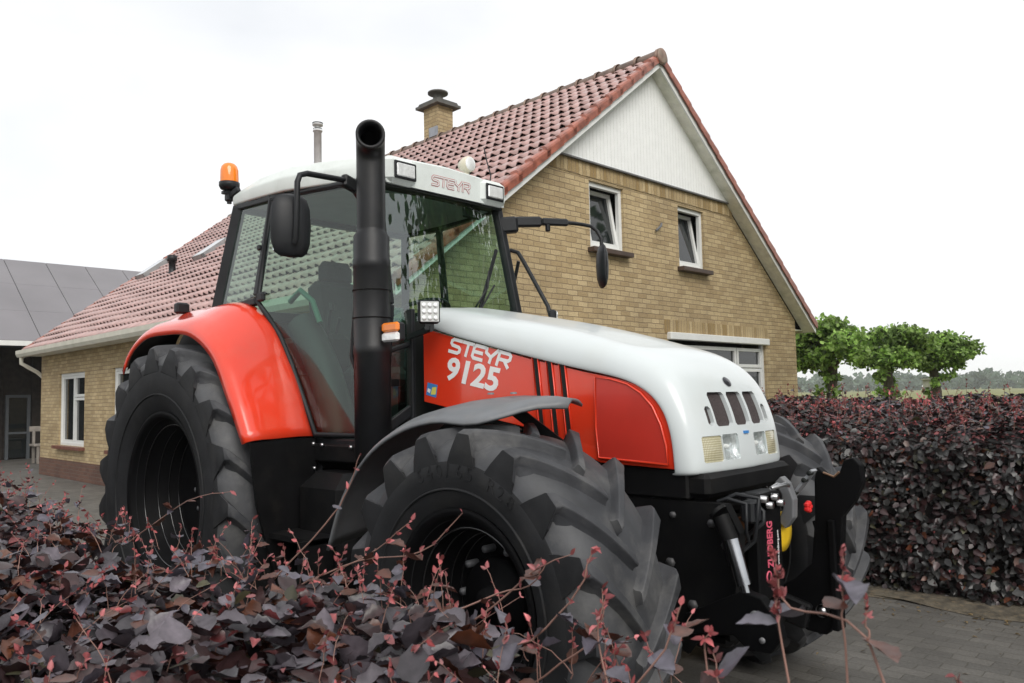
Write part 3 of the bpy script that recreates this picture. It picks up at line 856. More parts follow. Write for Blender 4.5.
GLY = [(0.0, [[(1.02, 1), (.22, 1), (.06, .86), (.06, .66), (.2, .53), (.80, .47), (.94, .34), (.94, .14), (.78, 0), (-.04, 0)]]),
       (1.12, [[(-.08, 1), (1.0, 1)], [(.46, .9), (.46, -.1)]]),
       (2.14, [[(1.0, 1), (.14, 1), (.0, .86), (.0, .14), (.14, 0), (.96, 0)], [(.05, .5), (.86, .5)]]),
       (3.20, [[(.0, 1.1), (.03, .68), (.5, .40), (1.0, 1.1)], [(.52, .45), (.5, -.1)]]),
       (4.32, [[(.0, -.1), (.0, 1), (.80, 1), (.94, .86), (.94, .60), (.80, .46), (.1, .46)], [(.52, .42), (.98, -.08)]])]
def steyr(name, mt, hgt, wid, m, parent, stroke=.2, z1=.001, shear=.18):
    b = MB(); lw = wid / 5.4
    for gi, (x0, strokes) in enumerate(GLY):
        for si, st in enumerate(strokes):
            pts = [((x0 + x) * lw + (y * hgt) * shear, y * hgt) for x, y in st]
            ribbon(b, pts, stroke * hgt, 0, z1 + .0003 * si, mt)
    return b.build(name, m, parent)

# tyre size lettering, raised on the near front sidewall
txt = "540/65 R28"
holder = None
parts = []
for i, chh in enumerate(txt):
    if chh == ' ': continue
    a = math.radians(112 - i * 6.2); r = .505
    org = Vector((r * math.cos(a), -FW * .4965, r * math.sin(a)))
    ex = Vector((math.sin(a), 0, -math.cos(a))); ey = Vector((math.cos(a), 0, math.sin(a)))
    o = text_mesh(chh, .075, "lettering", SIDEW, t3, frame_mat(org, ex, ey), ext=.0012)
    parts.append(o)
base = parts[0]
import bmesh
bmm = bmesh.new()
for o in parts: bmm.from_mesh(o.data)
for o in parts[1:]: bpy.data.objects.remove(o)
bmm.to_mesh(base.data); bmm.free()

# ---------------- chassis
b = MB()
b.box((1.6, 0, .86), (3.0, .52, .62), bev=.04); b.box((.2, 0, .95), (1.2, .62, .72), bev=.05)
b.box((2.55, 0, 1.12), (1.3, .60, .30), bev=.03)
b.build("engine_block", BLACK, tr)
b = MB(); b.lathe([(-.80, .12), (-.3, .17), (.3, .17), (.80, .12)], (0, 0, RR), 'y', 20); b.build("rear_axle", BLACK, tr)
b = MB(); b.lathe([(-.78, .10), (-.70, .10), (-.66, .075), (-.2, .1), (0, .16), (.2, .1), (.66, .075), (.70, .10), (.78, .10)], (wb, 0, FRR - .03), 'y', 20)
b.lathe([(-.84, .17), (-.66, .17), (-.62, .1)], (wb, 0, FRR), 'y', 20); b.lathe([(.84, .17), (.66, .17), (.62, .1)], (wb, 0, FRR), 'y', 20)
b.tube([(wb - .16, -.6, FRR), (wb - .16, .6, FRR)], .03, 8)
b.build("front_axle", BLACK, tr)

# ---------------- bonnet
BND = [(1.56, 1.90), (1.95, 1.795), (2.36, 1.69), (2.67, 1.62), (2.86, 1.582), (2.97, 1.552), (3.055, 1.50), (3.11, 1.43), (3.135, 1.35), (3.145, 1.28), (3.149, 1.19)]
CR = [(1.55, 2.04), (1.95, 1.963), (2.36, 1.884), (2.68, 1.803), (2.87, 1.742), (2.98, 1.700), (3.08, 1.648), (3.152, 1.575), (3.197, 1.49), (3.245, 1.37), (3.265, 1.19)]
YB = [-.42] * 6 + [-.419, -.417, -.415, -.413, -.412]
rows = []
for i, ((bx, bz), (cx, cz), yb) in enumerate(zip(BND, CR, YB)):
    if i < 5:
        h = cz - bz
        bz += .005; half = [(bx, yb, bz), (bx, yb + .004, bz + .45 * h), (bx + .3 * (cx - bx), -.355, bz + .80 * h), (cx, -.19, cz - .022), (cx, 0, cz)]
    else:
        k = min(1, (i - 4) / 3)
        mxx = bx + (cx - bx) * (.42 + .10 * k); sx_ = bx + (cx - bx) * (.66 + .13 * k)
        zz = lambda t: bz + (cz - bz) * t
        half = [(bx, yb, bz), (mxx, -.402 - .004 * k, zz(.45)), (sx_, -.345 - .022 * k, zz(.84)), (bx + (cx - bx) * .93, -.18, zz(.985)), (cx, 0, cz)]
    rows.append(half + [(x, -y, z) for x, y, z in half[-2::-1]])
last = [(x, y, z - .012) for x, y, z in rows[-1]]; rows.append(last)
inn = [(x - .05, y * .93, z) for x, y, z in last]; rows.append(inn)
b = MB(); b.grid(rows, True)
bon = mods(b.build("bonnet", WHITE, tr), sub=3, solid=.018, off=-1)
bpy.context.view_layer.update()
_dg = bpy.context.evaluated_depsgraph_get(); _bon = bon.evaluated_get(_dg)
_ny = np.linspace(-.37, .37, 38); _nz = np.linspace(1.18, 1.64, 24); _NX = np.zeros((24, 38))
for _i, _z in enumerate(_nz):
    for _j, _y in enumerate(_ny):
        ok, loc_, _n, _k = _bon.ray_cast(Vector((5, _y, _z)), Vector((-1, 0, 0))); _NX[_i, _j] = loc_.x if ok else 3.1
def nose_x(y, z):
    fy = min(max((y + .37) / .74 * 37, 0), 36.999); fz = min(max((z - 1.18) / .46 * 23, 0), 22.999)
    j, i = int(fy), int(fz); u, v = fy - j, fz - i
    return float((_NX[i, j] * (1 - u) + _NX[i, j + 1] * u) * (1 - v) + (_NX[i + 1, j] * (1 - u) + _NX[i + 1, j + 1] * u) * v)
SLOTS = [(-.256, .022, 1.45, 1.368), (-.154, .066, 1.510, 1.362), (.0, .066, 1.510, 1.362), (.154, .066, 1.510, 1.362), (.256, .022, 1.45, 1.368)]
LAMPS = [(-.345, -.205, 1.215, 1.325, 0), (-.201, -.072, 1.218, 1.328, 1), (.072, .201, 1.222, 1.325, 1), (.205, .335, 1.215, 1.325, 0)]
# cut the openings into the shell, then drop the cutter
cb = MB()
for yc, hw_, zt, zb in SLOTS: cb.box((3.3, yc, (zt + zb) / 2), (.6, hw_ * 2, zt - zb), bev=.012)
for y0, y1, z0, z1, kk in LAMPS: cb.box((3.3, (y0 + y1) / 2, (z0 + z1) / 2), (.44, y1 - y0, z1 - z0), bev=.008)
cut = cb.build("cutter", DARKIN)
import bmesh
def bake(o):
    bpy.context.view_layer.update(); dg = bpy.context.evaluated_depsgraph_get(); dg.update()
    me = bpy.data.meshes.new_from_object(o.evaluated_get(dg)); bm_ = bmesh.new(); bm_.from_mesh(me)
    bmesh.ops.recalc_face_normals(bm_, faces=bm_.faces); bm_.to_mesh(me); bm_.free(); o.modifiers.clear(); o.data = me; return me
bake(bon); bake(cut)
bo = bon.modifiers.new("cut", 'BOOLEAN'); bo.operation = 'DIFFERENCE'; bo.object = cut; bo.solver = 'FAST'
me_ = bake(bon); me_.set_sharp_from_angle(angle=math.radians(38))
me_.materials.clear(); me_.materials.append(WHITE)
bpy.data.objects.remove(cut)
for sgn in (-1, 1):
    pan = [(x, sgn * -yb, z) for (x, z), yb in zip(BND, YB)]
    pan = [(x, sgn * abs(y), z) for x, y, z in pan]
    bot = [(3.149, sgn * .412, 1.19), (2.766, sgn * .42, 1.205), (2.3, sgn * .42, 1.36), (1.9, sgn * .42, 1.43), (1.56, sgn * .42, 1.49)]
    poly = pan + bot[1:]
    b = MB(); b.prism(poly, (0, -sgn * .03, 0))
    if sgn > 0: b.f = [f[::-1] for f in b.f]
    side = mods(b.build("bonnet_side", RED, tr), bev=.004)
    yq = sgn * .4265
    # inset side grille panel with raised border
    pp = [(2.757, 1.589), (2.84, 1.578), (2.93, 1.553), (3.0, 1.512), (3.055, 1.455), (3.095, 1.375), (3.118, 1.29), (3.125, 1.212), (2.765, 1.226), (2.752, 1.36)]
    b = MB(); b.prism([(x, yq, z) for x, z in pp], (0, -sgn * .012, 0)); mods(b.build("side_grille_panel", REDP, side), bev=.003)
    b = MB(); b.tube([(x, yq - sgn * .001, z) for x, z in pp], .0055, 8, closed=True); b.build("panel_border", RED, side)
    for k, (xa, za, xb_, zb_) in enumerate(((2.393, 1.700, 2.427, 1.37), (2.481, 1.678, 2.519, 1.31), (2.561, 1.657, 2.598, 1.30))):
        b = MB(); wd = .013
        b.prism([(xa - wd, yq - sgn * .004, za), (xa + wd, yq - sgn * .004, za - .006), (xb_ + wd, yq - sgn * .004, zb_), (xb_ - wd, yq - sgn * .004, zb_)], (0, -sgn * .01, 0)); vsl = b.build("vent_slot", DARKIN, side)
        b = MB(); b.tube([(xa - wd - .006, yq - sgn * .002, za + .004), (xa + wd + .004, yq - sgn * .002, za), (xb_ + wd + .004, yq - sgn * .002, zb_), (xb_ - wd - .006, yq - sgn * .002, zb_ - .004)], .0035, 6, closed=True)
        n_ = 14
        for q in range(n_):
            t = (q + .5) / n_; b2x = xa + (xb_ - xa) * t; b2z = za + (zb_ - za) * t
        b.build("vent_lip", RED, vsl)
    ex = (1, 0, -.205) if sgn < 0 else (-1, 0, .205); exs = (1, 0, -.25) if sgn < 0 else (-1, 0, .25)
    o1 = (1.772, -.4212, 1.762) if sgn < 0 else (2.245, .4212, 1.655)
    steyr("lettering", frame_mat(o1, exs, (0, 0, 1)), .068, .46, LET, side, .27)
    o2 = (1.735, -.4212, 1.617) if sgn < 0 else (2.16, .4212, 1.535)
    text_mesh("9125", .166, "lettering", LET, side, frame_mat(o2, ex, (0, 0, 1)), bold=.0052, sx=1.22, shear=.10)
    b = MB(); a0 = frame_mat((1.58, -.4215, 1.528) if sgn < 0 else (1.67, .4215, 1.528), ex, (0, 0, 1))
    b.add([a0 @ Vector(p) for p in ((0, 0, 0), (.085, 0, 0), (.085, .07, 0), (0, .07, 0))], [(0, 1, 2, 3)]); st_ = b.build("sticker", BLUE, side)
    b = MB(); b.add([a0 @ Vector(p) for p in ((.038, .008, .0006), (.078, .016, .0006), (.078, .058, .0006), (.044, .05, .0006))], [(0, 1, 2, 3)]); b.build("sticker_mark", YELL, st_)
    b = MB(); b.add([a0 @ Vector(p) for p in ((.006, .02, .0006), (.03, .014, .0006), (.034, .036, .0006), (.01, .04, .0006))], [(0, 1, 2, 3)]); b.build("sticker_mark", LET, st_)
# grille slots in the nose
def nose_pt(y, z, d=0.): return Vector((nose_x(y, z) + d, y, z))
MESHM = mat("grille_mesh", (.045, .032, .032), .6, var=.5, vscale=150, bump=.6, bscale=220)
for yc, hw_, zt, zb in SLOTS:
    R1 = [[nose_pt(yc + (k / 4 - .5) * 2 * (hw_ + .012), z, -.0195) for k in range(5)] for z in np.linspace(zt + .012, zb - .012, 6)]
    b = MB(); b.grid(R1, True); b.build("grille_slot", MESHM, bon)
def hatch_mat():
    m, n, l, p = base_mat("hatched_lens")
    t = n.new("ShaderNodeTexCoord"); sp = n.new("ShaderNodeSeparateXYZ"); l.new(t.outputs['Object'], sp.inputs[0])
    def mth(op, a, b_=None, v=None):
        q = n.new("ShaderNodeMath"); q.operation = op; l.new(a, q.inputs[0])
        if b_ is not None: l.new(b_, q.inputs[1])
        if v is not None: q.inputs[1].default_value = v
        return q.outputs[0]
    s1 = mth('SINE', mth('MULTIPLY', mth('ADD', sp.outputs[1], sp.outputs[2]), v=330.)); s2 = mth('SINE', mth('MULTIPLY', mth('SUBTRACT', sp.outputs[1], sp.outputs[2]), v=330.))
    mm = mth('MULTIPLY', s1, s2)
    r = n.new("ShaderNodeValToRGB"); r.color_ramp.elements[0].position = 0; r.color_ramp.elements[1].position = .5
    r.color_ramp.elements[0].color = (.36, .33, .20, 1); r.color_ramp.elements[1].color = (.62, .58, .42, 1)
    l.new(mm, r.inputs[0]); l.new(r.outputs[0], p.inputs['Base Color'])
    p.inputs['Roughness'].default_value = .18; p.inputs['Coat Weight'].default_value = 1.
    bn = n.new("ShaderNodeBump"); bn.inputs['Strength'].default_value = .3; bn.inputs['Distance'].default_value = .003
    l.new(mm, bn.inputs['Height']); l.new(bn.outputs[0], p.inputs['Normal'])
    return m
HATCH = hatch_mat(); REFL = mat("reflector", (.85, .86, .86), .32, .9, bump=.5, bscale=60); CLEARG = glass_mat("lamp_glass", (.95, .97, .97), 1.6)
for y0, y1, z0, z1, kk in LAMPS:
    g_ = .004
    if kk == 0:
        rows_ = [[nose_pt(y, z, -.005 + .006 * (1 - ((y - (y0 + y1) / 2) / (y1 - y0) * 2) ** 2) * (1 - ((z - (z0 + z1) / 2) / (z1 - z0) * 2) ** 2)) for y in np.linspace(y0 - g_, y1 + g_, 9)] for z in np.linspace(z0 - g_, z1 + g_, 9)]
        b = MB(); b.grid(rows_, True); b.build("headlight", HATCH, bon)
    else:
        rows_ = [[nose_pt(y, z, -.006 - .028 * (1 - min(1, (((y - (y0 + y1) / 2) / (y1 - y0) * 2) ** 2 + ((z - (z0 + z1) / 2) / (z1 - z0) * 2) ** 2) / 1.6))) for y in np.linspace(y0 - g_, y1 + g_, 13)] for z in np.linspace(z0 - g_, z1 + g_, 13)]
        b = MB(); b.grid(rows_, True); hl_ = b.build("headlight", REFL, bon)
        b = MB(); b.grid([[nose_pt(y, z, -.003) for y in np.linspace(y0 - g_, y1 + g_, 5)] for z in (z0 - g_, (z0 + z1) / 2, z1 + g_)], True); b.build("lamp_glass", CLEARG, hl_)
        yc, zc = (y0 + y1) / 2, (z0 + z1) / 2
        b = MB(); b.lathe([(-.034, .011), (-.020, .011), (-.014, .006), (-.012, 0)], nose_pt(yc, zc, 0), 'x', 12); b.build("bulb", mat("bulb_white", (.8, .8, .78), .3), hl_)
b = MB(); rows_ = [[nose_pt(.0 + .030 * c * math.cos(a), 1.556 + .022 * c * math.sin(a), .004 + .006 * (1 - c)) for a in np.linspace(0, 2 * PI, 17)] for c in (0.01, .5, .85, 1.)]
b.grid(rows_, True); b.build("emblem", mat("emblem_grey", (.06, .06, .07), .3, .6), bon)
b = MB(); b.beam(nose_pt(0, 1.33, .0) + Vector((.003, -.02, 0)), nose_pt(0, 1.33, .0) + Vector((.003, .02, 0)), .008, .012); b.build("nose_badge", BLUE, bon)

# ---------------- black front frame and linkage
b = MB(); b.box((3.08, 0, 1.125), (.42, .78, .10), bev=.02); b.tube([(3.235, -.345, 1.14), (3.235, .36, 1.14)], .036, 18)
b.box((2.75, -.375, 1.13), (.9, .05, .13), bev=.01); b.box((2.75, .375, 1.13), (.9, .05, .13), bev=.01)
b.build("front_frame", BLACK, tr)
b = MB()
for sgn in (-1, 1):
    k_ = 0 if sgn < 0 else -.27
    b.prism([(2.85, sgn * .34, 1.06), (3.36 + k_, sgn * .34, 1.06), (3.42 + k_, sgn * .34, .95), (3.38 + k_, sgn * .34, .62), (3.26 + k_, sgn * .34, .52), (3.0, sgn * .34, .56), (2.85, sgn * .34, .72)], (0, .05 * sgn, 0))
b.box((3.2, -.17, .72), (.26, .33, .5), bev=.02); b.box((3.26, -.17, .55), (.2, .33, .14), bev=.03); b.box((3.02, 0, .75), (.16, .6, .55), bev=.02)
b.tube([(3.22, -.2, .50), (3.22, .40, .47)], .055, 14); b.beam((3.16, .34, .52), (3.36, .36, .46), .05, .12, bev=.01)
fl_ = b.build("front_linkage", BLACK, tr)
for (yy, zz, xx, r) in ((-.395, .98, 3.3, .02), (-.395, .90, 3.36, .022), (-.395, .80, 3.1, .025), (-.395, .64, 3.2, .026), (-.395, 1.0, 3.12, .016)):
    b = MB(); b.lathe([(.012, r * .9), (-.006, r * .85), (-.007, 0)], (xx, yy - .002, zz), 'y', 6); b.build("bolt", BOLTM, fl_)
ARM = [(3.395, 1.09), (3.41, 1.15), (3.445, 1.12), (3.485, 1.105), (3.515, 1.13), (3.535, 1.185), (3.575, 1.20), (3.61, 1.165), (3.615, 1.09), (3.575, 1.0), (3.52, .93), (3.50, .70), (3.475, .50), (3.465, .43), (3.42, .38), (3.33, .385), (3.20, .46), (3.17, .55), (3.28, .62), (3.365, .70), (3.39, .92)]
b = MB(); b.prism([(x, .40, z) for x, z in ARM], (0, .055, 0)); b.box((3.47, .427, .66), (.03, .09, .5))
arm = mods(b.build("lift_arm", BLACKG, tr), bev=.006)
for (x, z, r) in ((3.41, .49, .030), (3.31, .48, .018)):
    b = MB(); b.lathe([(-.02, r), (.0, r), (.0, r * .55), (-.025, r * .5), (-.025, 0)], (x, .402, z), 'y', 16); b.build("pivot_bolt", STEEL, arm)
b = MB(); b.tube([(3.44, .40, 1.125), (3.49, .40, 1.108), (3.515, .40, 1.132)], .006, 6); b.build("claw_edge", mat("worn_brown", (.22, .13, .08), .4, .4, var=.3), arm)
# near arm stub, cut short and low
ARM2 = [(3.2, .62), (3.38, .71), (3.455, .745), (3.53, .73), (3.585, .665), (3.605, .59), (3.56, .53), (3.47, .525), (3.41, .57), (3.2, .54)]
b = MB(); b.prism([(x, -.455, z) for x, z in ARM2], (0, .055, 0)); a2 = mods(b.build("lift_arm", BLACKG, tr), bev=.006)
for (x, z, r) in ((3.505, .660, .022), (3.53, .575, .012)):
    b = MB(); b.lathe([(.012, r), (-.005, r * .95), (-.006, 0)], (x, -.457, z), 'y', 16); b.build("pivot_bolt", GREYM, a2)
b = MB(); b.tube([(3.36, -.43, 1.02), (3.40, -.43, .93), (3.425, -.43, .84)], .034, 14); b.tube([(3.345, -.43, 1.04), (3.355, -.43, 1.03)], .04, 14)
cyl = b.build("lift_cylinder", BLACK, tr)
b = MB(); b.tube([(3.405, -.435, .935), (3.452, -.435, .765)], .031, 16); b.tube([(3.452, -.435, .765), (3.47, -.435, .69)], .020, 12); b.build("piston_rod", CHROME, cyl)
b = MB(); b.tube([(3.395, .43, .90), (3.452, .43, .70)], .03, 16); b.build("lift_cylinder", CHROME, tr)
# centre upright with maker decal
b = MB(); b.box((3.375, -.09, .86), (.06, .22, .44), bev=.01); upr = b.build("linkage_upright", BLACKG, tr)
mt_ = frame_mat((3.4062, -.175, .68), (0, .02, 1), (0, -1, 0))
mt_ = Matrix.Translation((0, 0, 0)) @ frame_mat((3.4065, -.080, .768), (0, 0, 1), (0, -1, 0))
text_mesh("ZUIDBERG", .070, "lettering", mat("pink_decal", (.62, .10, .16), .4), upr, mt_, bold=.002, sx=.58, shear=.15)
text_mesh("www.zuidberg.com", .022, "lettering", LET, upr, frame_mat((3.4065, -.022, .77), (0, 0, 1), (0, -1, 0)), sx=.85)
b = MB(); b.tube([(3.4065, -.125 + .020 * math.cos(a), .735 + .022 * math.sin(a)) for a in np.linspace(0, 2 * PI, 16, endpoint=False)], .004, 6, closed=True); b.build("round_mark", mat("pink_mark", (.62, .10, .16), .4), upr)
# top hook, flat bar with holes, knob, yellow guard, hoses
b = MB()
hk = [(3.34, 1.10), (3.37, 1.13), (3.40, 1.10), (3.425, 1.03), (3.42, .95), (3.38, .90), (3.35, .93), (3.375, .99), (3.37, 1.05)]
b.prism([(x, .10, z) for x, z in hk], (0, .05, 0)); mods(b.build("top_hook", GREYM, tr), bev=.006)
b = MB(); b.beam((3.33, .25, .99), (3.46, .25, 1.15), .012, .055, (0, 1, 0)); fb = b.build("drilled_bar", mat("bare_steel", (.30, .31, .33), .4, .3, var=.15), tr)
b = MB()
for t in (.35, .72, .92):
    p = Vector((3.33, .25, .99)).lerp(Vector((3.46, .25, 1.15)), t); b.lathe([(-.0035, .011), (-.034, .011), (-.034, 0)], p + Vector((0, .0, 0)), 'y', 12)
b.build("bar_hole", DARKIN, fb)
b = MB()
for k in range(5):
    a = 2 * PI * k / 5; b.box((3.43, .24 + .016 * math.cos(a), .985 + .016 * math.sin(a)), (.025, .022, .022), bev=.006)
b.build("knob", mat("red_knob", (.65, .02, .02), .35), tr)
b = MB(); b.lathe([(0, .0), (0, .08), (.012, .088), (.02, .088), (.024, .05), (.03, .0)], (3.33, .15, .88), 'x', 24); b.build("yellow_guard", mat("yellow_plastic", (.75, .48, .02), .4, var=.1), tr)
b = MB(); b.box((3.345, -.285, .925), (.02, .13, .13)); b.build("brown_plate", mat("rusty_plate", (.16, .055, .012), .6, var=.4), tr)
b = MB()
random.seed(3)
for k in range(3):
    y0 = -.34 + .05 * k; 
    q_ = [random.uniform(-.04, .04) for _ in range(8)]
    b.tube([Vector(p) for p in ((3.30, y0, 1.07 + q_[0] * .4), (3.36 + q_[6] * .5, y0 + .02 + q_[5] * .4, 1.075 + q_[1] * .3), (3.415 + q_[1] * .7, y0 + .03 + q_[2], 1.05 + q_[3]), (3.425 + q_[4] * .5, y0 + .02 + q_[5], .99 + q_[6]), (3.39 + q_[3] * .4, y0 + .05 + q_[7], .92 + q_[0]), (3.35, y0 + q_[4], .84 + q_[2]))], .007 + .003 * random.random(), 8)
b.box((3.36, -.08, 1.04), (.09, .20, .09), bev=.015); b.box((3.40, -.25, 1.02), (.06, .08, .09), bev=.01)
hs = b.build("hydraulic_hoses", PLAST, tr)
b = MB()
for k in range(4): b.lathe([(-.02, .015), (.03, .015), (.03, 0)], (3.40, -.16 + k * .05, 1.06 - .03 * (k % 2)), 'x', 10)
b.tube([(3.42, -.1, 1.10), (3.46, -.04, 1.115), (3.44, .03, 1.10), (3.40, .0, 1.105), (3.42, -.1, 1.10)], .009, 8)
b.build("couplings", STEEL, tr)

# ---------------- rear fenders
OUT = [(-.74, 1.74), (-.69, 1.81), (-.60, 1.88), (-.45, 1.945), (-.08, 1.975), (.34, 1.925), (.57, 1.80), (.77, 1.55), (.95, 1.29)]
INN = [(-.78, -.80, 1.88), (-.72, -.80, 1.97), (-.60, -.80, 2.05), (-.40, -.80, 2.115), (-.05, -.80, 2.125), (.35, -.80, 2.112), (.55, -.772, 1.99), (.72, -.737, 1.73), (.905, -.70, 1.297)]
def resamp(P, n):
    P = np.array(P, float); d = np.concatenate([[0], np.cumsum(np.linalg.norm(np.diff(P, axis=0), axis=1))]); d /= d[-1]
    # catmull-ish smooth via dense cubic
    ts = np.linspace(0, 1, n); out = []
    for k in range(P.shape[1]):
        x = d; y = P[:, k]
        m_ = np.gradient(y, x)
        i = np.clip(np.searchsorted(x, ts) - 1, 0, len(x) - 2); h = x[i + 1] - x[i]; u = (ts - x[i]) / h
        out.append((2 * u**3 - 3 * u**2 + 1) * y[i] + (u**3 - 2 * u**2 + u) * h * m_[i] + (-2 * u**3 + 3 * u**2) * y[i + 1] + (u**3 - u**2) * h * m_[i + 1])
    return np.stack(out, 1)
for sgn in (-1, 1):
    n_ = 36
    O = resamp([(x, -1.15, z) for x, z in OUT], n_); I = resamp(INN, n_)
    cen = np.array([0, 0, .94]); rows = []
    for o_, i_ in zip(O, I):
        rad = o_ - np.array([0, o_[1], .94]); rad = rad / np.linalg.norm(rad)
        lip = o_ - rad * .035 + np.array([0, -.004, 0])
        r_ = [lip, o_]
        for t, lift in ((.06, .016), (.16, .026), (.30, .022), (.5, .026), (.7, .030), (.86, .022), (1, 0)):
            r_.append(o_ * (1 - t) + i_ * t + rad * lift)
        rows.append([Vector((p[0], p[1] * -sgn, p[2])) for p in r_])
    b = MB(); b.grid(rows if sgn < 0 else [r[::-1] for r in rows], True)
    fn = mods(b.build("rear_fender", RED, tr), solid=.010, off=-1)
    lin = [[p + (Vector((0, 0, .94)) - Vector((p.x, 0, p.z))).normalized() * .022 for p in r_[(2 if sgn < 0 else 0):]] for r_ in rows]
    b = MB(); b.grid(lin if sgn < 0 else [r[::-1] for r in lin], True); b.build("fender_liner", BLACK, fn)
    b = MB(); yy = sgn
    b.grid([[(.955, yy * 1.145, 1.283), (.935, yy * .92, 1.30), (.905, yy * .705, 1.292)], [(.945, yy * 1.10, .95), (.935, yy * .92, .95), (.91, yy * .71, .95)], [(.93, yy * .98, .55), (.925, yy * .90, .55), (.91, yy * .76, .55)]], False)
    mods(b.build("mudguard", BLACK, fn), solid=.02)
    b = MB(); rows2 = [[Vector((p[0] * .985, p[1] * -sgn, .94 + (p[2] - .94) * .975)) for p in (i_ + np.array([0, .02, 0]), i_ * np.array([1, 1, 0]) + np.array([0, .02, max(.9, i_[2] - .55)]))] for i_ in I]
    b.grid(rows2, True); mods(b.build("fender_liner", BLACK, fn), solid=.012)
    b = MB(); b.box((-.34, sgn * .93, 2.150), (.06, .09, .075), bev=.012); rl = b.build("rear_lamp", PLAST, fn)
    b = MB(); b.box((-.374, sgn * .93, 2.150), (.012, .07, .055)); b.build("lamp_lens", mat("red_lens", (.4, .02, .02), .15), rl)
# ---------------- front fenders
FO = [(1.70, -1.14, .80), (1.83, -1.15, 1.04), (2.02, -1.15, 1.245), (2.24, -1.15, 1.355), (2.48, -1.15, 1.405), (2.70, -1.13, 1.400), (2.78, -1.05, 1.425), (2.86, -.95, 1.455), (2.945, -.86, 1.455)]
FI = [(1.66, -.68, .86), (1.78, -.68, 1.13), (1.98, -.68, 1.36), (2.22, -.68, 1.465), (2.48, -.68, 1.50), (2.66, -.68, 1.497), (2.76, -.69, 1.49), (2.84, -.70, 1.475), (2.90, -.71, 1.46)]
for sgn in (-1, 1):
    n_ = 28; O = resamp(FO, n_); I = resamp(FI, n_); rows = []
    for o_, i_ in zip(O, I):
        r_ = []
        for t in (0, .07, .2, .45, .7, 1):
            p = o_ * (1 - t) + i_ * t
            rad = p - np.array([wb, p[1], .70]); rad /= np.linalg.norm(rad)
            lf = {0: 0, .07: .018, .2: .032, .45: .028, .7: .02, 1: 0}[t]
            r_.append(p + rad * lf)
        rows.append([Vector((p[0], p[1] * -sgn, p[2])) for p in r_])
    b = MB(); b.grid(rows if sgn < 0 else [r[::-1] for r in rows], True)
    fn = mods(b.build("front_fender", FEND, tr), solid=.012, off=-1)
    b = MB(); b.beam((2.55, sgn * .78, 1.47), (2.78, sgn * .62, 1.25), .03, .05); b.beam((2.78, sgn * .62, 1.25), (2.72, sgn * .6, .8), .05, .07)
    b.beam((2.05, sgn * .75, 1.34), (2.4, sgn * .6, 1.0), .03, .05); b.build("fender_bracket", BLACK, fn)
    for (x, y, z) in ((2.46, .80, 1.520), (2.58, .78, 1.520)):
        b = MB(); b.lathe([(0, .016), (.008, .014), (.009, 0)], (x, sgn * y, z), 'z', 12); b.build("fender_bolt", FEND, fn)

# ---------------- cab
AT, AB, AL = (1.25, -.505, 2.79), (1.395, -.535, 2.04), (1.40, -.60, 1.28)
BT, BB = (.446, -.702, 2.793), (.406, -.79, 2.17)
RT, RB = (.03, -.708, 2.815), (-.09, -.80, 2.115)
cab_b = MB()
for sgn in (-1, 1):
    g = lambda p: (p[0], p[1] * -sgn, p[2])
    cab_b.beam(g(AT), g(AB), .05, .06); cab_b.beam(g(AB), g(AL), .05, .06)
    cab_b.beam(g(RT), g(RB), .06, .07)
    cab_b.beam(g(BT), g(BB), .035, .05)
    cab_b.beam(g((RT[0], RT[1], 2.81)), g((BT[0], BT[1], 2.795)), .05, .04); cab_b.beam(g(BT), g((1.15, -.56, 2.787)), .05, .04); cab_b.beam(g((1.15, -.56, 2.787)), g(AT), .05, .04)
    cab_b.beam(g(RB), g((.41, -.79, 2.135)), .05, .045)
    cab_b.box((1.05, sgn * .63, 1.24), (.80, .10, .10))
cab_b.beam((RT[0], RT[1], 2.80), (RT[0], -RT[1], 2.80), .05, .05); cab_b.beam((RB[0], RB[1], 2.1), (RB[0], -RB[1], 2.1), .06, .07)
cab_b.beam(AT, (AT[0], -AT[1], AT[2]), .04, .06)
cab_b.beam((1.40, -.60, 1.76), (1.43, -.41, 1.82), .03, .03); cab_b.beam((1.41, -.60, 1.33), (1.43, -.40, 1.45), .03, .06)
cab_b.beam((1.435, -.405, 1.35), (1.435, -.405, 2.02), .03, .05)
cab_b.beam((1.40, .60, 1.76), (1.43, .41, 1.82), .03, .03); cab_b.beam((1.41, .60, 1.33), (1.43, .40, 1.45), .03, .06)
cabf = mods(cab_b.build("cab_frame", PLAST, tr), bev=.008)
b = MB(); b.box((1.42, 0, 1.62), (.05, .82, .66)); b.box((.62, 0, 1.22), (1.5, 1.24, .08)); b.box((-.12, 0, 1.65), (.06, 1.3, .86))
b.build("cab_floor", DARKIN, cabf)
def pane(name, pts, parent, m=CABG):
    b = MB(); c = sum((Vector(p) for p in pts), Vector()) / len(pts)
    b.add(list(pts), [tuple(range(len(pts)))]); return b.build(name, m, parent)
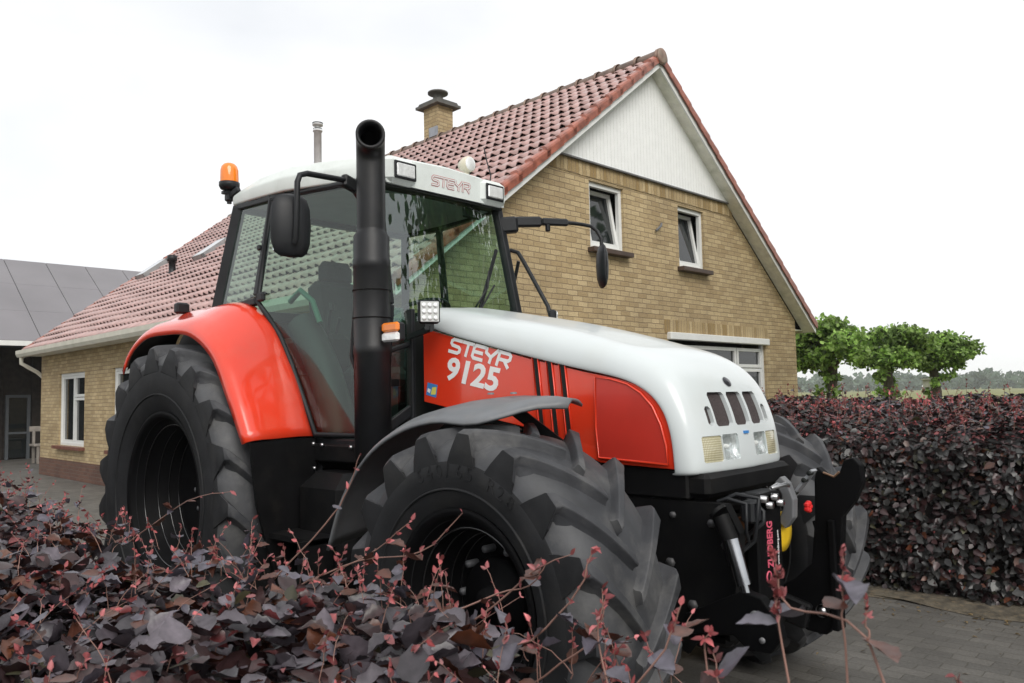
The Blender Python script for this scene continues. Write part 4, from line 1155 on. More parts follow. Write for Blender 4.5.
# windscreen, slightly bowed
rows = []
for t in np.linspace(0, 1, 7):
    x = AT[0] + (1.41 - AT[0]) * t; z = 2.785 + (1.93 - 2.785) * t; hw = .49 + .04 * t
    rows.append([(x + .05 * (1 - (k / 5 - 1) ** 2), -hw + 2 * hw * k / 10, z) for k in range(11)])
b = MB(); b.grid(rows, True); ws = b.build("windscreen", glass_mat("windscreen_glass", (.62, .80, .71), 1.95), tr)
b = MB(); b.tube([(1.42, .05, 1.97), (1.42, .24, 2.2), (1.40, .27, 2.31)], .006, 6); b.tube([(1.43, .10, 1.97), (1.42, .30, 2.22)], .006, 6); b.beam((1.425, .16, 2.05), (1.385, .36, 2.46), .014, .02); b.build("wiper", PLAST, ws)
pane("lower_window", [(1.405, -.59, 1.36), (1.43, -.42, 1.47), (1.43, -.42, 1.80), (1.405, -.585, 1.75)], cabf)
pane("front_corner_window", [(1.405, -.585, 1.78), (1.43, -.42, 1.83), (1.425, -.45, 2.02), (1.40, -.545, 2.03)], cabf)
b = MB(); b.add([(RT[0] - .01, RT[1], 2.8), (RT[0] - .01, -RT[1], 2.8), (RB[0] - .01, -RB[1], 2.12), (RB[0] - .01, RB[1], 2.12)], [(0, 1, 2, 3)]); b.build("rear_window", CABG, tr)
DOOR = [BT, (.80, -.635, 2.79), (1.15, -.56, 2.787), (1.235, -.53, 2.72), (1.36, -.56, 2.10), (1.375, -.60, 1.70), (1.36, -.625, 1.31), (.93, -.697, 1.31), (.815, -.715, 1.544), (.725, -.735, 1.743), (.635, -.753, 1.905), (.53, -.772, 2.03), (.43, -.785, 2.13)]
for sgn in (-1, 1):
    g = lambda p: (p[0], p[1] * -sgn, p[2])
    b = MB()
    off = lambda p: (p[0], p[1] - .012, p[2])
    b.tube([g(off(p)) for p in DOOR], .017, 8, closed=True)
    dr_ = b.build("door", PLAST, tr)
    # glass as fan about the centroid, slightly bulged
    P = [Vector(g(off(p))) for p in DOOR]; c = sum(P, Vector()) / len(P)
    b = MB(); b.add(P + [c + Vector((0, sgn * .025, 0))], [(i, (i + 1) % len(P), len(P)) for i in range(len(P))], True); b.build("glass", CABG, dr_)
    b = MB(); b.box(g((.475, -.80, 2.155)), (.075, .03, .06), bev=.012); b.build("handle", PLAST, dr_)
    b = MB(); b.tube([g((1.34, -.62, 2.42)), g((1.25, -.64, 2.2)), g((1.22, -.66, 1.75)), g((1.30, -.64, 1.55)), g((1.33, -.63, 1.38))], .012, 8); b.build("grab_bar", PLAST, dr_)
    P = [g((p[0], p[1] - .006, p[2])) for p in (RT, BT, BB, RB)]
    pane("quarter_window", P, cabf)
    b = MB()
    for p in ((.02, -.735, 2.70), (.395, -.77, 2.48), (-.07, -.80, 2.22)): b.box(g(p), (.035, .02, .035), bev=.006)
    b.build("window_latch", PLAST, cabf)
    b = MB(); b.tube([g((.62, -.60, 1.98)), g((.74, -.60, 1.86)), g((.86, -.59, 1.66)), g((.95, -.58, 1.45)), g((.99, -.58, 1.30))], .10, 10); b.build("inner_fender_trim", mat("grey_trim", (.022, .025, .024), .6, var=.15), cabf)
# interior
b = MB(); b.box((.42, 0, 1.66), (.50, .50, .14), bev=.05); b.box((.17, 0, 2.02), (.14, .48, .66), Matrix.Rotation(-.12, 3, 'Y'), bev=.05); b.box((.42, 0, 1.45), (.36, .36, .34), bev=.02)
b.box((.42, -.31, 1.92), (.34, .07, .06), bev=.02); b.box((.42, .31, 1.92), (.34, .07, .06), bev=.02); b.box((.10, 0, 2.42), (.09, .28, .17), bev=.04)
b.build("seat", SEATM, tr)
b = MB(); b.beam((1.28, 0, 1.5), (1.05, 0, 2.0), .09, .09, bev=.02); b.box((1.26, 0, 1.93), (.24, .52, .16), Matrix.Rotation(.35, 3, 'Y'), bev=.04); da = b.build("dashboard", DARKIN, tr)
b = MB(); ax = Vector((-.42, 0, .9)).normalized(); e1 = Vector((0, 1, 0)); e2 = ax.cross(e1); cc = Vector((1.03, 0, 2.04))
b.tube([cc + (e1 * math.cos(a) + e2 * math.sin(a)) * .2 for a in np.linspace(0, 2 * PI, 28, endpoint=False)], .014, 8, closed=True)
for a in (.5, 2.6, 4.7): b.tube([cc - ax * .03, cc + (e1 * math.cos(a) + e2 * math.sin(a)) * .2], .010, 6)
b.build("steering_wheel", PLAST, da)
b = MB(); b.box((.52, -.46, 1.80), (.62, .20, .24), bev=.04); cn = b.build("side_console", DARKIN, tr)
b = MB(); b.tube([(.62, -.42, 1.9), (.66, -.42, 2.08)], .012, 8); b.tube([(.74, -.44, 1.9), (.79, -.44, 2.02)], .010, 8); b.box((.67, -.42, 2.10), (.035, .04, .06), bev=.012); b.build("lever", PLAST, cn)
b = MB(); b.tube([(.48, -.60, 2.14), (.60, -.60, 2.20), (.72, -.59, 2.12), (.80, -.59, 1.98)], .018, 8); b.build("grab_tube", mat("green_tube", (.05, .16, .11), .5), cabf)
b = MB(); b.box((1.22, .30, 2.72), (.02, .16, .07), bev=.01); b.tube([(1.22, .3, 2.74), (1.22, .3, 2.79)], .008, 6); b.build("inside_mirror", PLAST, cabf)
# roof
SEC = [(-.10, .66, 2.835, 2.91), (-.03, .725, 2.832, 2.97), (.25, .74, 2.82, 3.01), (.60, .72, 2.812, 3.02), (.95, .63, 2.80, 3.005), (1.18, .545, 2.79, 2.98), (1.30, .50, 2.77, 2.955), (1.335, .49, 2.765, 2.935)]
rows = []
for (x, hw, zb, zt) in SEC:
    h = zt - zb
    rows.append([(x, 0, zb)] + [(x, -hw * .9, zb)] + [(x, -hw, zb), (x, -hw - .004, zb + .42 * h), (x, -hw * .93, zb + .78 * h), (x, -hw * .6, zt - .012), (x, 0, zt), (x, hw * .6, zt - .012), (x, hw * .93, zb + .78 * h), (x, hw + .004, zb + .42 * h), (x, hw, zb), (x, hw * .9, zb)])
b = MB(); b.grid(rows, True, closed=True)
n_ = len(rows[0])
b.add(rows[0], [tuple(range(n_))], True); b.add(rows[-1], [tuple(range(n_ - 1, -1, -1))], True)
b.f = [f[::-1] for f in b.f]
roof = mods(b.build("roof", CREAM, tr), bev=.012, seg=3)
b = MB(); b.prism([(1.16, -.53, 2.785), (1.32, -.49, 2.763), (1.32, .49, 2.763), (1.16, .53, 2.785)], (0, 0, -.012)); b.build("roof_underside", DARKIN, roof)
b = MB(); b.prism([(.0, -.68, 2.822), (.5, -.66, 2.812), (1.16, -.52, 2.782), (1.16, .52, 2.782), (.5, .66, 2.812), (.0, .68, 2.822)], (0, 0, -.01)); b.build("headliner", mat("headliner_grey", (.44, .50, .49), .9, var=.05), roof)
# visor lamp housings and lights
for sgn in (-1, 1):
    b = MB(); b.box((1.30, sgn * .385, 2.845), (.13, .225, .165), bev=.03); b.build("lamp_housing", CREAM, roof)
    b = MB(); b.box((1.368, sgn * .375, 2.843), (.012, .165, .105), bev=.006); rm = b.build("lamp_bezel", PLAST, roof)
    b = MB(); b.box((1.374, sgn * .375, 2.843), (.014, .135, .078), bev=.006); b.build("roof_light", LENS, roof)
mt_v = frame_mat((1.3362, -.145, 2.812), (0, 1, .0), (0, 0, 1))
steyr("lettering", mt_v, .055, .325, LETR, roof, .30, .0006, .12)
steyr("lettering_fill", mt_v, .055, .325, CREAM, roof, .13, .0022, .12)
b = MB(); b.lathe([(-.05, .0), (-.045, .035), (.0, .052), (.035, .052), (.04, .045)], (1.20, .28, 3.045), 'x', 20); b.tube([(1.2, .28, 2.98), (1.2, .28, 3.0)], .02, 8); sp = b.build("spot_lamp", mat("yellowed_white", (.62, .58, .46), .35), roof)
b = MB(); b.lathe([(.041, .045), (.046, .03), (.048, 0)], (1.20, .28, 3.045), 'x', 20); b.build("lens", LENS, sp)
b = MB(); b.tube([(1.24, .46, 2.95), (1.25, .46, 3.0), (1.22, .455, 3.10), (1.20, .45, 3.2)], .0045, 6); b.build("antenna", PLAST, roof)
# beacon
b = MB(); bx, by = -.10, -.715; BZ = -.025
b.tube([(bx, by, 2.86), (bx, by, 2.985)], .016, 10); b.beam((bx + .09, by + .02, 2.95), (bx, by, 2.90), .03, .03); b.box((bx, by, 2.90), (.05, .05, .05), bev=.008); b.box((bx, by - .03, 2.93), (.03, .04, .02))
b.lathe([(2.975, .03), (2.985, .058), (3.005, .068), (3.03, .068), (3.035, .0)], (bx, by, BZ), 'z', 24)
bea = b.build("beacon", PLAST, tr)
b = MB(); b.lathe([(3.03, .060), (3.05, .0605), (3.115, .059), (3.14, .053), (3.158, .038), (3.166, .018), (3.168, 0)], (bx, by, BZ), 'z', 28)
b.build("beacon_lens", ORANGE, bea)
# exhaust stack
b = MB(); ex_, ey_ = 1.44, -.68
b.lathe([(1.16, .06), (1.18, .098), (1.75, .100), (1.755, .103), (1.80, .103), (1.805, .100), (2.22, .100), (2.225, .103), (2.27, .103), (2.275, .099), (2.40, .098), (2.425, .080), (2.44, .079)], (ex_, ey_, 0), 'z', 28)
b.tube([(ex_, ey_, 2.43), (ex_, ey_, 2.80)], .0785, 28)
exo = b.build("exhaust_stack", EXH, tr)
dv = Vector((.80, -.60, 0))
pts = [Vector((ex_, ey_, 2.79))]; r_b = .125
for a in np.linspace(0, math.radians(96), 11):
    pts.append(Vector((ex_, ey_, 2.80)) + dv * (r_b * (1 - math.cos(a))) + Vector((0, 0, r_b * math.sin(a))))
pts.append(pts[-1] + (pts[-1] - pts[-2]).normalized() * .025)
b = MB(); b.tube(pts, [.0785] * len(pts), 28, cap=False); elb = mods(b.build("exhaust_elbow", EXH, tr), solid=.004, off=-1)
dd_ = (pts[-1] - pts[-2]).normalized(); e1_ = dd_.cross(Vector((0, 0, 1))).normalized(); e2_ = dd_.cross(e1_)
b = MB(); b.grid([[pts[-1] - dd_ * dp + (e1_ * math.cos(t) + e2_ * math.sin(t)) * rq for t in np.linspace(0, 2 * PI, 29)] for rq, dp in ((.0765, .0), (.072, -.004), (.062, .002), (.056, .02), (.055, .12))], True); b.build("exhaust_rim", EXH, elb)
b = MB()
for z in (1.95, 2.10): b.tube([(ex_ + .104 * math.cos(a), ey_ + .104 * math.sin(a), z) for a in np.linspace(0, 2 * PI, 24, endpoint=False)], .003, 5, closed=True)
b.beam((ex_, ey_ + .1, 1.6), (1.42, -.5, 1.6), .04, .04); b.beam((ex_, ey_ + .07, 2.6), (1.30, -.53, 2.6), .03, .03); b.build("exhaust_clamp", BLACK, exo)
# indicator and work lamp by the stack
for sgn in (-1, 1):
    b = MB(); b.tube([(1.42, sgn * .60, 1.86), (1.62, sgn * .62, 1.87)], .010, 8); b.beam((1.43, sgn * .42, 1.86), (1.78, sgn * .55, 1.875), .014, .03)
    b.box((1.62, sgn * .655, 1.865), (.10, .05, .10), bev=.01)
    ind = b.build("indicator", PLAST, tr)
    b = MB(); b.box((1.615, sgn * .690, 1.888), (.135, .03, .050), bev=.01); b.build("amber_lens", ORANGE, ind)
    b = MB(); b.box((1.615, sgn * .690, 1.836), (.135, .03, .050), bev=.01); b.build("clear_lens", LENS, ind)
# work lights: square LED near side on its stalk, far side on a curved tube
rw = Matrix.Rotation(math.radians(-22), 3, 'Z')
def work_light(c, rot, parent=tr):
    c = Vector(c); b = MB(); b.box(c, (.05, .115, .125), rot, bev=.012); b.box(c + rot @ Vector((0, 0, -.08)), (.03, .05, .03), rot)
    o = b.build("work_light", PLAST, parent)
    b = MB(); b.box(c + rot @ Vector((.027, 0, 0)), (.006, .098, .108), rot, bev=.002); ll = b.build("light_face", mat("lamp_face", (.55, .56, .55), .3, var=.1), o)
    b = MB()
    for i in range(3):
        for j in range(3):
            b.lathe([(0, .013), (.003, .013), (.004, .004), (.004, 0)], c + rot @ Vector((.03, (i - 1) * .031, (j - 1) * .034)), 'x', 10, rot=rot)
    b.build("led", LENS, ll)
    return o
work_light((1.755, -.545, 1.965), Matrix.Rotation(math.radians(-30), 3, 'Z'))
wl = work_light((1.68, .56, 1.99), Matrix.Rotation(math.radians(40), 3, 'Z'))
b = MB(); b.tube([(1.27, .53, 2.475), (1.32, .57, 2.49), (1.37, .585, 2.47), (1.42, .585, 2.40), (1.64, .565, 2.08), (1.66, .56, 2.02)], .014, 10); b.build("lamp_tube", PLAST, tr)
# mirrors
b = MB(); b.beam((1.24, -.55, 2.70), (1.29, -.76, 2.735), .045, .075, bev=.01); b.beam((1.24, -.53, 2.60), (1.27, -.66, 2.70), .04, .05, bev=.008)
b.tube([(1.29, -.74, 2.735), (1.34, -1.02, 2.71), (1.35, -1.07, 2.69), (1.35, -1.085, 2.65), (1.345, -1.09, 2.36), (1.33, -1.09, 2.33)], .016, 10)
ma = b.build("mirror_arm", PLAST, tr)
b = MB(); b.box((1.285, -1.085, 2.43), (.10, .225, .345), Matrix.Rotation(math.radians(-14), 3, 'Z'), bev=.045); mh = mods(b.build("mirror_head", PLAST, ma), sub=1); mh.data.polygons.foreach_set("use_smooth", [True] * len(mh.data.polygons))
b = MB(); b.box((1.242, -1.075, 2.43), (.012, .16, .27), Matrix.Rotation(math.radians(-14), 3, 'Z'), bev=.005); b.build("mirror_glass", mat("mirror_glass", (.7, .75, .75), .03, 1.), mh)
b = MB(); b.beam((1.26, .50, 2.655), (1.36, .60, 2.665), .07, .11, bev=.015); b.beam((1.34, .58, 2.682), (1.44, .75, 2.692), .05, .070, bev=.012); b.beam((1.44, .75, 2.694), (1.525, .93, 2.698), .04, .050, bev=.010)
b.tube([(1.50, .88, 2.70), (1.55, 1.05, 2.70), (1.57, 1.13, 2.695), (1.60, 1.165, 2.66), (1.63, 1.17, 2.60), (1.63, 1.17, 2.42)], .013, 10); b.box((1.47, .78, 2.65), (.03, .03, .05), bev=.006)
ma = b.build("mirror_arm", PLAST, tr)
b = MB(); b.box((1.62, 1.185, 2.41), (.085, .19, .32), Matrix.Rotation(math.radians(52), 3, 'Z'), bev=.04); mh = mods(b.build("mirror_head", PLAST, ma), sub=1); mh.data.polygons.foreach_set("use_smooth", [True] * len(mh.data.polygons))
# step, tank and side bolts
b = MB(); b.box((1.16, -.70, .80), (.50, .30, .62), bev=.08); b.build("fuel_tank", BLACK, tr)
b = MB(); b.box((1.16, .80, .86), (.52, .38, .62), bev=.06); b.build("fuel_tank", BLACK, tr)
b = MB(); b.box((1.15, -.66, 1.21), (.50, .12, .10), bev=.01); b.build("sill_panel", BLACK, tr)
b = MB()
b.box((1.12, -.98, .46), (.46, .20, .03)); b.box((.90, -.98, .62), (.02, .2, .34)); b.box((1.34, -.98, .62), (.02, .2, .34)); b.box((1.12, -.93, .78), (.46, .18, .03)); b.build("step", BLACK, tr)
b = MB()
for (x, z) in ((.93, 1.26), (1.02, 1.255), (1.30, 1.25), (.94, 1.12)): b.lathe([(.0, .011), (-.012, .010), (-.012, 0)], (x, -.722, z), 'y', 10)
b.build("side_bolt", STEEL, tr)
# ================================================================== HEDGES
def hedge(label, prof, x0, x1, dens, size, z_red, redtop, redlow, xform=None, wob=.05, serr_fn=None, core_in=.16, seed=1, depth=.10, xbias=None, low=None, lift=None, tilt=.42, glau=.55):
    """prof: (y,z) polyline round the section; leaves face outwards"""
    global rng
    rng = np.random.default_rng(seed)
    root = empty("beech_hedge", ((x0 + x1) / 2, (prof[0][0] + prof[-1][0]) / 2, 0))
    P2 = np.array(prof, float); seg = np.diff(P2, axis=0); L = np.linalg.norm(seg, axis=1); cum = np.concatenate([[0], np.cumsum(L)])
    n = int(dens * cum[-1] * (x1 - x0))
    s = rng.random(n) * cum[-1]; k = np.clip(np.searchsorted(cum, s) - 1, 0, len(L) - 1); t = (s - cum[k]) / L[k]
    yz = P2[k] + seg[k] * t[:, None]
    nr = np.stack([-seg[k, 1], seg[k, 0]], 1) / L[k][:, None]
    cen = P2.mean(0); flip = np.sign(((yz - cen) * nr).sum(1)); nr = nr * flip[:, None]
    if xbias is None: x = x0 + rng.random(n) * (x1 - x0)
    else: x = x0 + rng.random(n) ** xbias * (x1 - x0)
    bump_ = wob * (np.sin(x * 2.3 + yz[:, 0] * 3.1) + .7 * np.sin(x * 5.7 + yz[:, 1] * 7) + .6 * np.sin(x * 11.3 - s * 9)) 
    inn = rng.random(n) ** 1.8 * depth
    P = np.stack([x, yz[:, 0] + nr[:, 0] * (bump_ - inn), yz[:, 1] + nr[:, 1] * (bump_ - inn)], 1)
    if lift is not None: P[:, 2] += np.where(P[:, 2] > .75, lift(x), 0)
    N = np.stack([np.zeros(n), nr[:, 0] * .9, nr[:, 1] + .65], 1) + rng.normal(0, tilt, (n, 3)); N = unit(N)
    D = np.stack([rng.normal(0, 1, n), nr[:, 0] * .9 + rng.normal(0, .8, n), nr[:, 1] * .2 - .35 + rng.normal(0, .35, n)], 1)
    D = unit(D - N * (D * N).sum(1, keepdims=True))
    sz = size * (.42 + .95 * rng.random(n))
    c = beech_cols(n, 0, glau, low)
    pr = np.where(P[:, 2] > z_red, redtop, redlow); rd = rng.random(n) < pr
    c[rd] = np.array([.15, .040, .042]) * (.35 + 1.0 * rng.random((rd.sum(), 1))) + np.array([.02, .0, .0])
    sz[rd] *= .48
    if serr_fn is not None:
        m_ = serr_fn(P)
        o = leaves("foliage", P[m_], D[m_], N[m_], sz[m_], c[m_], BEECH, None, True); o.parent = root; o.matrix_parent_inverse = Matrix.Translation(-root.location)
        m_ = ~m_
        P, D, N, sz, c = P[m_], D[m_], N[m_], sz[m_], c[m_]
    o = leaves("foliage", P, D, N, sz, c, BEECH); o.parent = root; o.matrix_parent_inverse = Matrix.Translation(-root.location)
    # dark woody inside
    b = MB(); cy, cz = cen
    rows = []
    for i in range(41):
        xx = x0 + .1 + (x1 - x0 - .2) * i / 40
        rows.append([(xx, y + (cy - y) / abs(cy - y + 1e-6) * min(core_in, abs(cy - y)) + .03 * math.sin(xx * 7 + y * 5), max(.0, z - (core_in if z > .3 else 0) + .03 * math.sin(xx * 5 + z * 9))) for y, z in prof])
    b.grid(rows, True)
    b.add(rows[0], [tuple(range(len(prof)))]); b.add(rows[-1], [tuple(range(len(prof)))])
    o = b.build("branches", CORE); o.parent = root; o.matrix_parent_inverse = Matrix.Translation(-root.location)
    tag(root, label, "hedge")
    return root
def sprigs(root, paths, seed=5, big=.055, rad=.0022, nbig=3, bud=.020, budn=5):
    """thin pink-brown shoots with small fresh leaves; paths: lists of 3-D points"""
    global rng
    rng = np.random.default_rng(seed)
    st = MB(); bP = []; bD = []; bN = []; bS = []; bC = []; lP = []; lD = []; lN = []; lS = []; lC = []
    for pts, r, sb, nb_, bs in paths:
        pts = [Vector(p) for p in pts]
        # smooth resample
        Q = []
        for i in range(len(pts) - 1):
            p0 = pts[max(0, i - 1)]; p1 = pts[i]; p2 = pts[i + 1]; p3 = pts[min(len(pts) - 1, i + 2)]
            for u in (0, .25, .5, .75):
                Q.append(.5 * ((2 * p1) + (p2 - p0) * u + (2 * p0 - 5 * p1 + 4 * p2 - p3) * u * u + (3 * p1 - p0 - 3 * p2 + p3) * u ** 3))
        Q.append(pts[-1]); nq = len(Q)
        Q = [q + Vector(rng.normal(0, .0012, 3)) for q in Q]
        st.tube(Q, [r * .78 * (1.15 - .7 * i / (nq - 1)) for i in range(nq)], 6)
        def add(Ls, p, d, s, c, flat):
            n_ = np.array([rng.normal(0, .5), rng.normal(0, .5), flat]); n_ = n_ / np.linalg.norm(n_)
            Ls[0].append(p); Ls[1].append(d); Ls[2].append(n_); Ls[3].append(s); Ls[4].append(c)
        tip = Q[-1]; tdir = np.array((Q[-1] - Q[-3]).normalized())
        B_ = (bP, bD, bN, bS, bC); L_2 = (lP, lD, lN, lS, lC)
        for k in range(bs):
            u = 1 - .45 * (k / max(1, bs)) ** 1.0; q = Q[int(u * (nq - 1))]
            d = tdir * .8 + rng.normal(0, .55, 3); 
            col = (np.array([.36, .075, .078]) * (.4 + .75 * rng.random()) + np.array([.15, .085, .09]) * rng.random()) if rng.random() < .72 else np.array([.15, .04, .04]) * (.5 + rng.random())
            add(B_, np.array(q), d, sb * .82 * (.4 + .8 * rng.random()), col, .3)
            if rng.random() < .6: add(B_, np.array(q), tdir * .6 + rng.normal(0, .6, 3), sb * .6 * (.5 + .7 * rng.random()), col * .9, .3)
        for k in range(nb_):
            u = .15 + .7 * rng.random(); q = Q[int(u * (nq - 1))]
            d = rng.normal(0, 1, 3); d[2] = d[2] * .3
            col = np.array([.085, .078, .098]) if rng.random() < .62 else np.array([.075, .026, .016])
            add(L_2, np.array(q), d, big * min(1.0, sb / .024 + .22) * (.5 + .55 * rng.random()), col, 1.2)
    M0 = Matrix.Translation(-root.location)
    o = st.build("twigs", TWIG); o["kind"] = "stuff"; o.parent = root; o.matrix_parent_inverse = M0
    o = leaves("new_shoots", bP, bD, bN, np.array(bS), np.array(bC), SHOOT, None, False, .85); o["kind"] = "stuff"; o.parent = root; o.matrix_parent_inverse = M0
    if lP:
        o = leaves("twig_leaves", lP, lD, lN, np.array(lS), np.array(lC), BEECH, None, True, 1.1); o.parent = root; o.matrix_parent_inverse = M0

LIFT = lambda x: .09 / (1 + np.exp((np.asarray(x) - .6) * 1.6))
# near hedge between the camera and the tractor
NEARP = [(-2.12, .0), (-2.12, .5), (-2.14, .88), (-2.20, .98), (-2.45, 1.02), (-2.75, 1.03), (-2.98, .98), (-3.04, .85), (-3.05, .4), (-3.05, 0)]
near = hedge("dark purple copper beech hedge in the foreground before the tractor wheels", NEARP, -7.5, 5.6, 2200,   .064, .9, .16, .03, wob=.055, tilt=.85, glau=.46, lift=LIFT,
             serr_fn=lambda P: (P[:, 0] > 1.6) & (P[:, 2] > .8), seed=21, depth=.20)
HERO = [
 ([(4.678, -2.45, 1.05), (4.645, -2.45, 1.25), (4.561, -2.45, 1.271), (4.549, -2.45, 1.309), (4.543, -2.45, 1.333)], .0019, .016, 1, 26),
 ([(4.645, -2.45, 1.25), (4.644, -2.45, 1.27), (4.644, -2.452, 1.290)], .0015, .014, 0, 8),
 ([(4.623, -2.45, 1.05), (4.621, -2.45, 1.245), (4.621, -2.45, 1.308), (4.623, -2.45, 1.338)], .0017, .016, 2, 16),
 ([(4.568, -2.45, 1.03), (4.551, -2.45, 1.232), (4.547, -2.45, 1.265), (4.546, -2.45, 1.292)], .0017, .016, 2, 22),
 ([(3.686, -2.2, .96), (3.939, -2.2, 1.059), (4.057, -2.2, 1.167), (4.09, -2.2, 1.244)], .0028, .026, 2, 6),
 ([(3.623, -2.2, .968), (3.849, -2.2, 1.108), (3.956, -2.2, 1.189), (4.04, -2.2, 1.225)], .0026, .026, 3, 5),
 ([(3.556, -2.2, .986), (3.808, -2.2, 1.111), (3.942, -2.2, 1.16), (3.981, -2.2, 1.201)], .0026, .026, 3, 4),
 ([(2.996, -2.1, 1.005), (3.274, -2.1, 1.107), (3.508, -2.1, 1.154), (3.653, -2.1, 1.256)], .0026, .026, 2, 5),
 ([(2.85, -2.12, .98), (3.119, -2.1, 1.18), (3.224, -2.1, 1.279), (3.277, -2.1, 1.37)], .0028, .026, 3, 3),
 ([(3.141, -2.1, 1.052), (3.336, -2.1, 1.139), (3.48, -2.1, 1.225)], .0022, .03, 2, 5),
 ([(4.176, -2.3, 1.0), (4.298, -2.3, 1.135), (4.326, -2.3, 1.205)], .0024, .024, 2, 6),
 ([(4.215, -2.3, 1.0), (4.175, -2.3, 1.126), (4.191, -2.3, 1.191)], .0022, .024, 2, 6),
 ([(1.526, -1.98, .95), (1.978, -1.95, 1.141), (2.307, -1.95, 1.2)], .003, .03, 5, 4),
 ([(4.385, -2.3, 1.0), (4.364, -2.3, 1.148), (4.376, -2.3, 1.176)], .0022, .022, 2, 6),
 ([(3.911, -2.2, .962), (4.046, -2.2, 1.053), (4.104, -2.2, 1.123), (4.11, -2.2, 1.175)], .0024, .024, 2, 6),
 ([(4.78, -2.47, 1.02), (4.74, -2.44, 1.17), (4.72, -2.43, 1.225)], .002, .018, 6, 10),
 ([(4.50, -2.45, 1.0), (4.47, -2.44, 1.13), (4.45, -2.43, 1.19)], .002, .018, 6, 12)]
rr_ = random.Random(9)
for k in range(820):
    x = rr_.uniform(-6.5, 4.35); y = rr_.uniform(-2.95, -2.1); z = 1.0 + rr_.uniform(-.05, .02) + float(LIFT(x))
    if k % 3 == 0: y = rr_.uniform(-2.25, -2.05)
    h = rr_.uniform(.05, .17) * (1.25 if x < 1 else .9); dx, dy = rr_.gauss(0, .06), rr_.gauss(0, .05)
    HERO.append(([(x, y, z), (x + dx * .4, y + dy * .3, z + h * .5), (x + dx, y + dy, z + h)], .0014, .022, rr_.choice((1, 2, 3, 4)), rr_.choice((3, 4, 5, 6, 8))))
sprigs(near, HERO)

RP = [(2.92, 0), (2.90, .3), (2.88, .7), (2.90, 1.08), (3.02, 1.22), (3.3, 1.32), (3.65, 1.35), (3.95, 1.30), (4.05, 1.1), (4.08, .5), (4.08, 0)]
rh = hedge("thick dark copper beech hedge with reddish top beside the paved drive", RP, 1.15, 9.0, 2300, .062, 1.13, .55, .012, wob=.05, seed=33, depth=.17, low=(.027, .0265, .0255), tilt=.5, glau=.55)
HR = []
for k in range(560):
    x = rr_.uniform(1.3, 6.5); y = rr_.uniform(2.98, 4.0); z = float(np.interp(y, [2.9, 3.02, 3.3, 3.65, 4.05], [1.1, 1.22, 1.32, 1.35, 1.28])) - .02
    h = rr_.uniform(.04, .14); dx, dy = rr_.gauss(0, .04), rr_.gauss(0, .04)
    HR.append(([(x, y, z), (x + dx * .4, y + dy * .3, z + h * .5), (x + dx, y + dy, z + h)], .0022, .036, 1, rr_.choice((3, 4, 5))))
sprigs(rh, HR, seed=6)
BP = [(8.3, 0), (8.28, .7), (8.32, 1.20), (8.6, 1.36), (9.0, 1.36), (9.15, 1.2), (9.2, .6), (9.2, 0)]
bh = hedge("farther low copper beech hedge behind the trees' side of the drive", BP, -1.0, 13, 900, .085, 1.25, .14, .02, wob=.03, seed=44, depth=.14, core_in=.14)
bh['label'] = "farther dark beech hedge with thin tips, beyond the thick hedge and before the field"
HB = []
for k in range(160):
    x = rr_.uniform(-.8, 9); y = rr_.uniform(8.4, 9.1); z = 1.34; h = rr_.uniform(.06, .26); dx = rr_.gauss(0, .05)
    HB.append(([(x, y, z), (x + dx * .4, y, z + h * .5), (x + dx, y, z + h)], .004, .05, 2, 3))
sprigs(bh, HB, seed=8, big=.07)

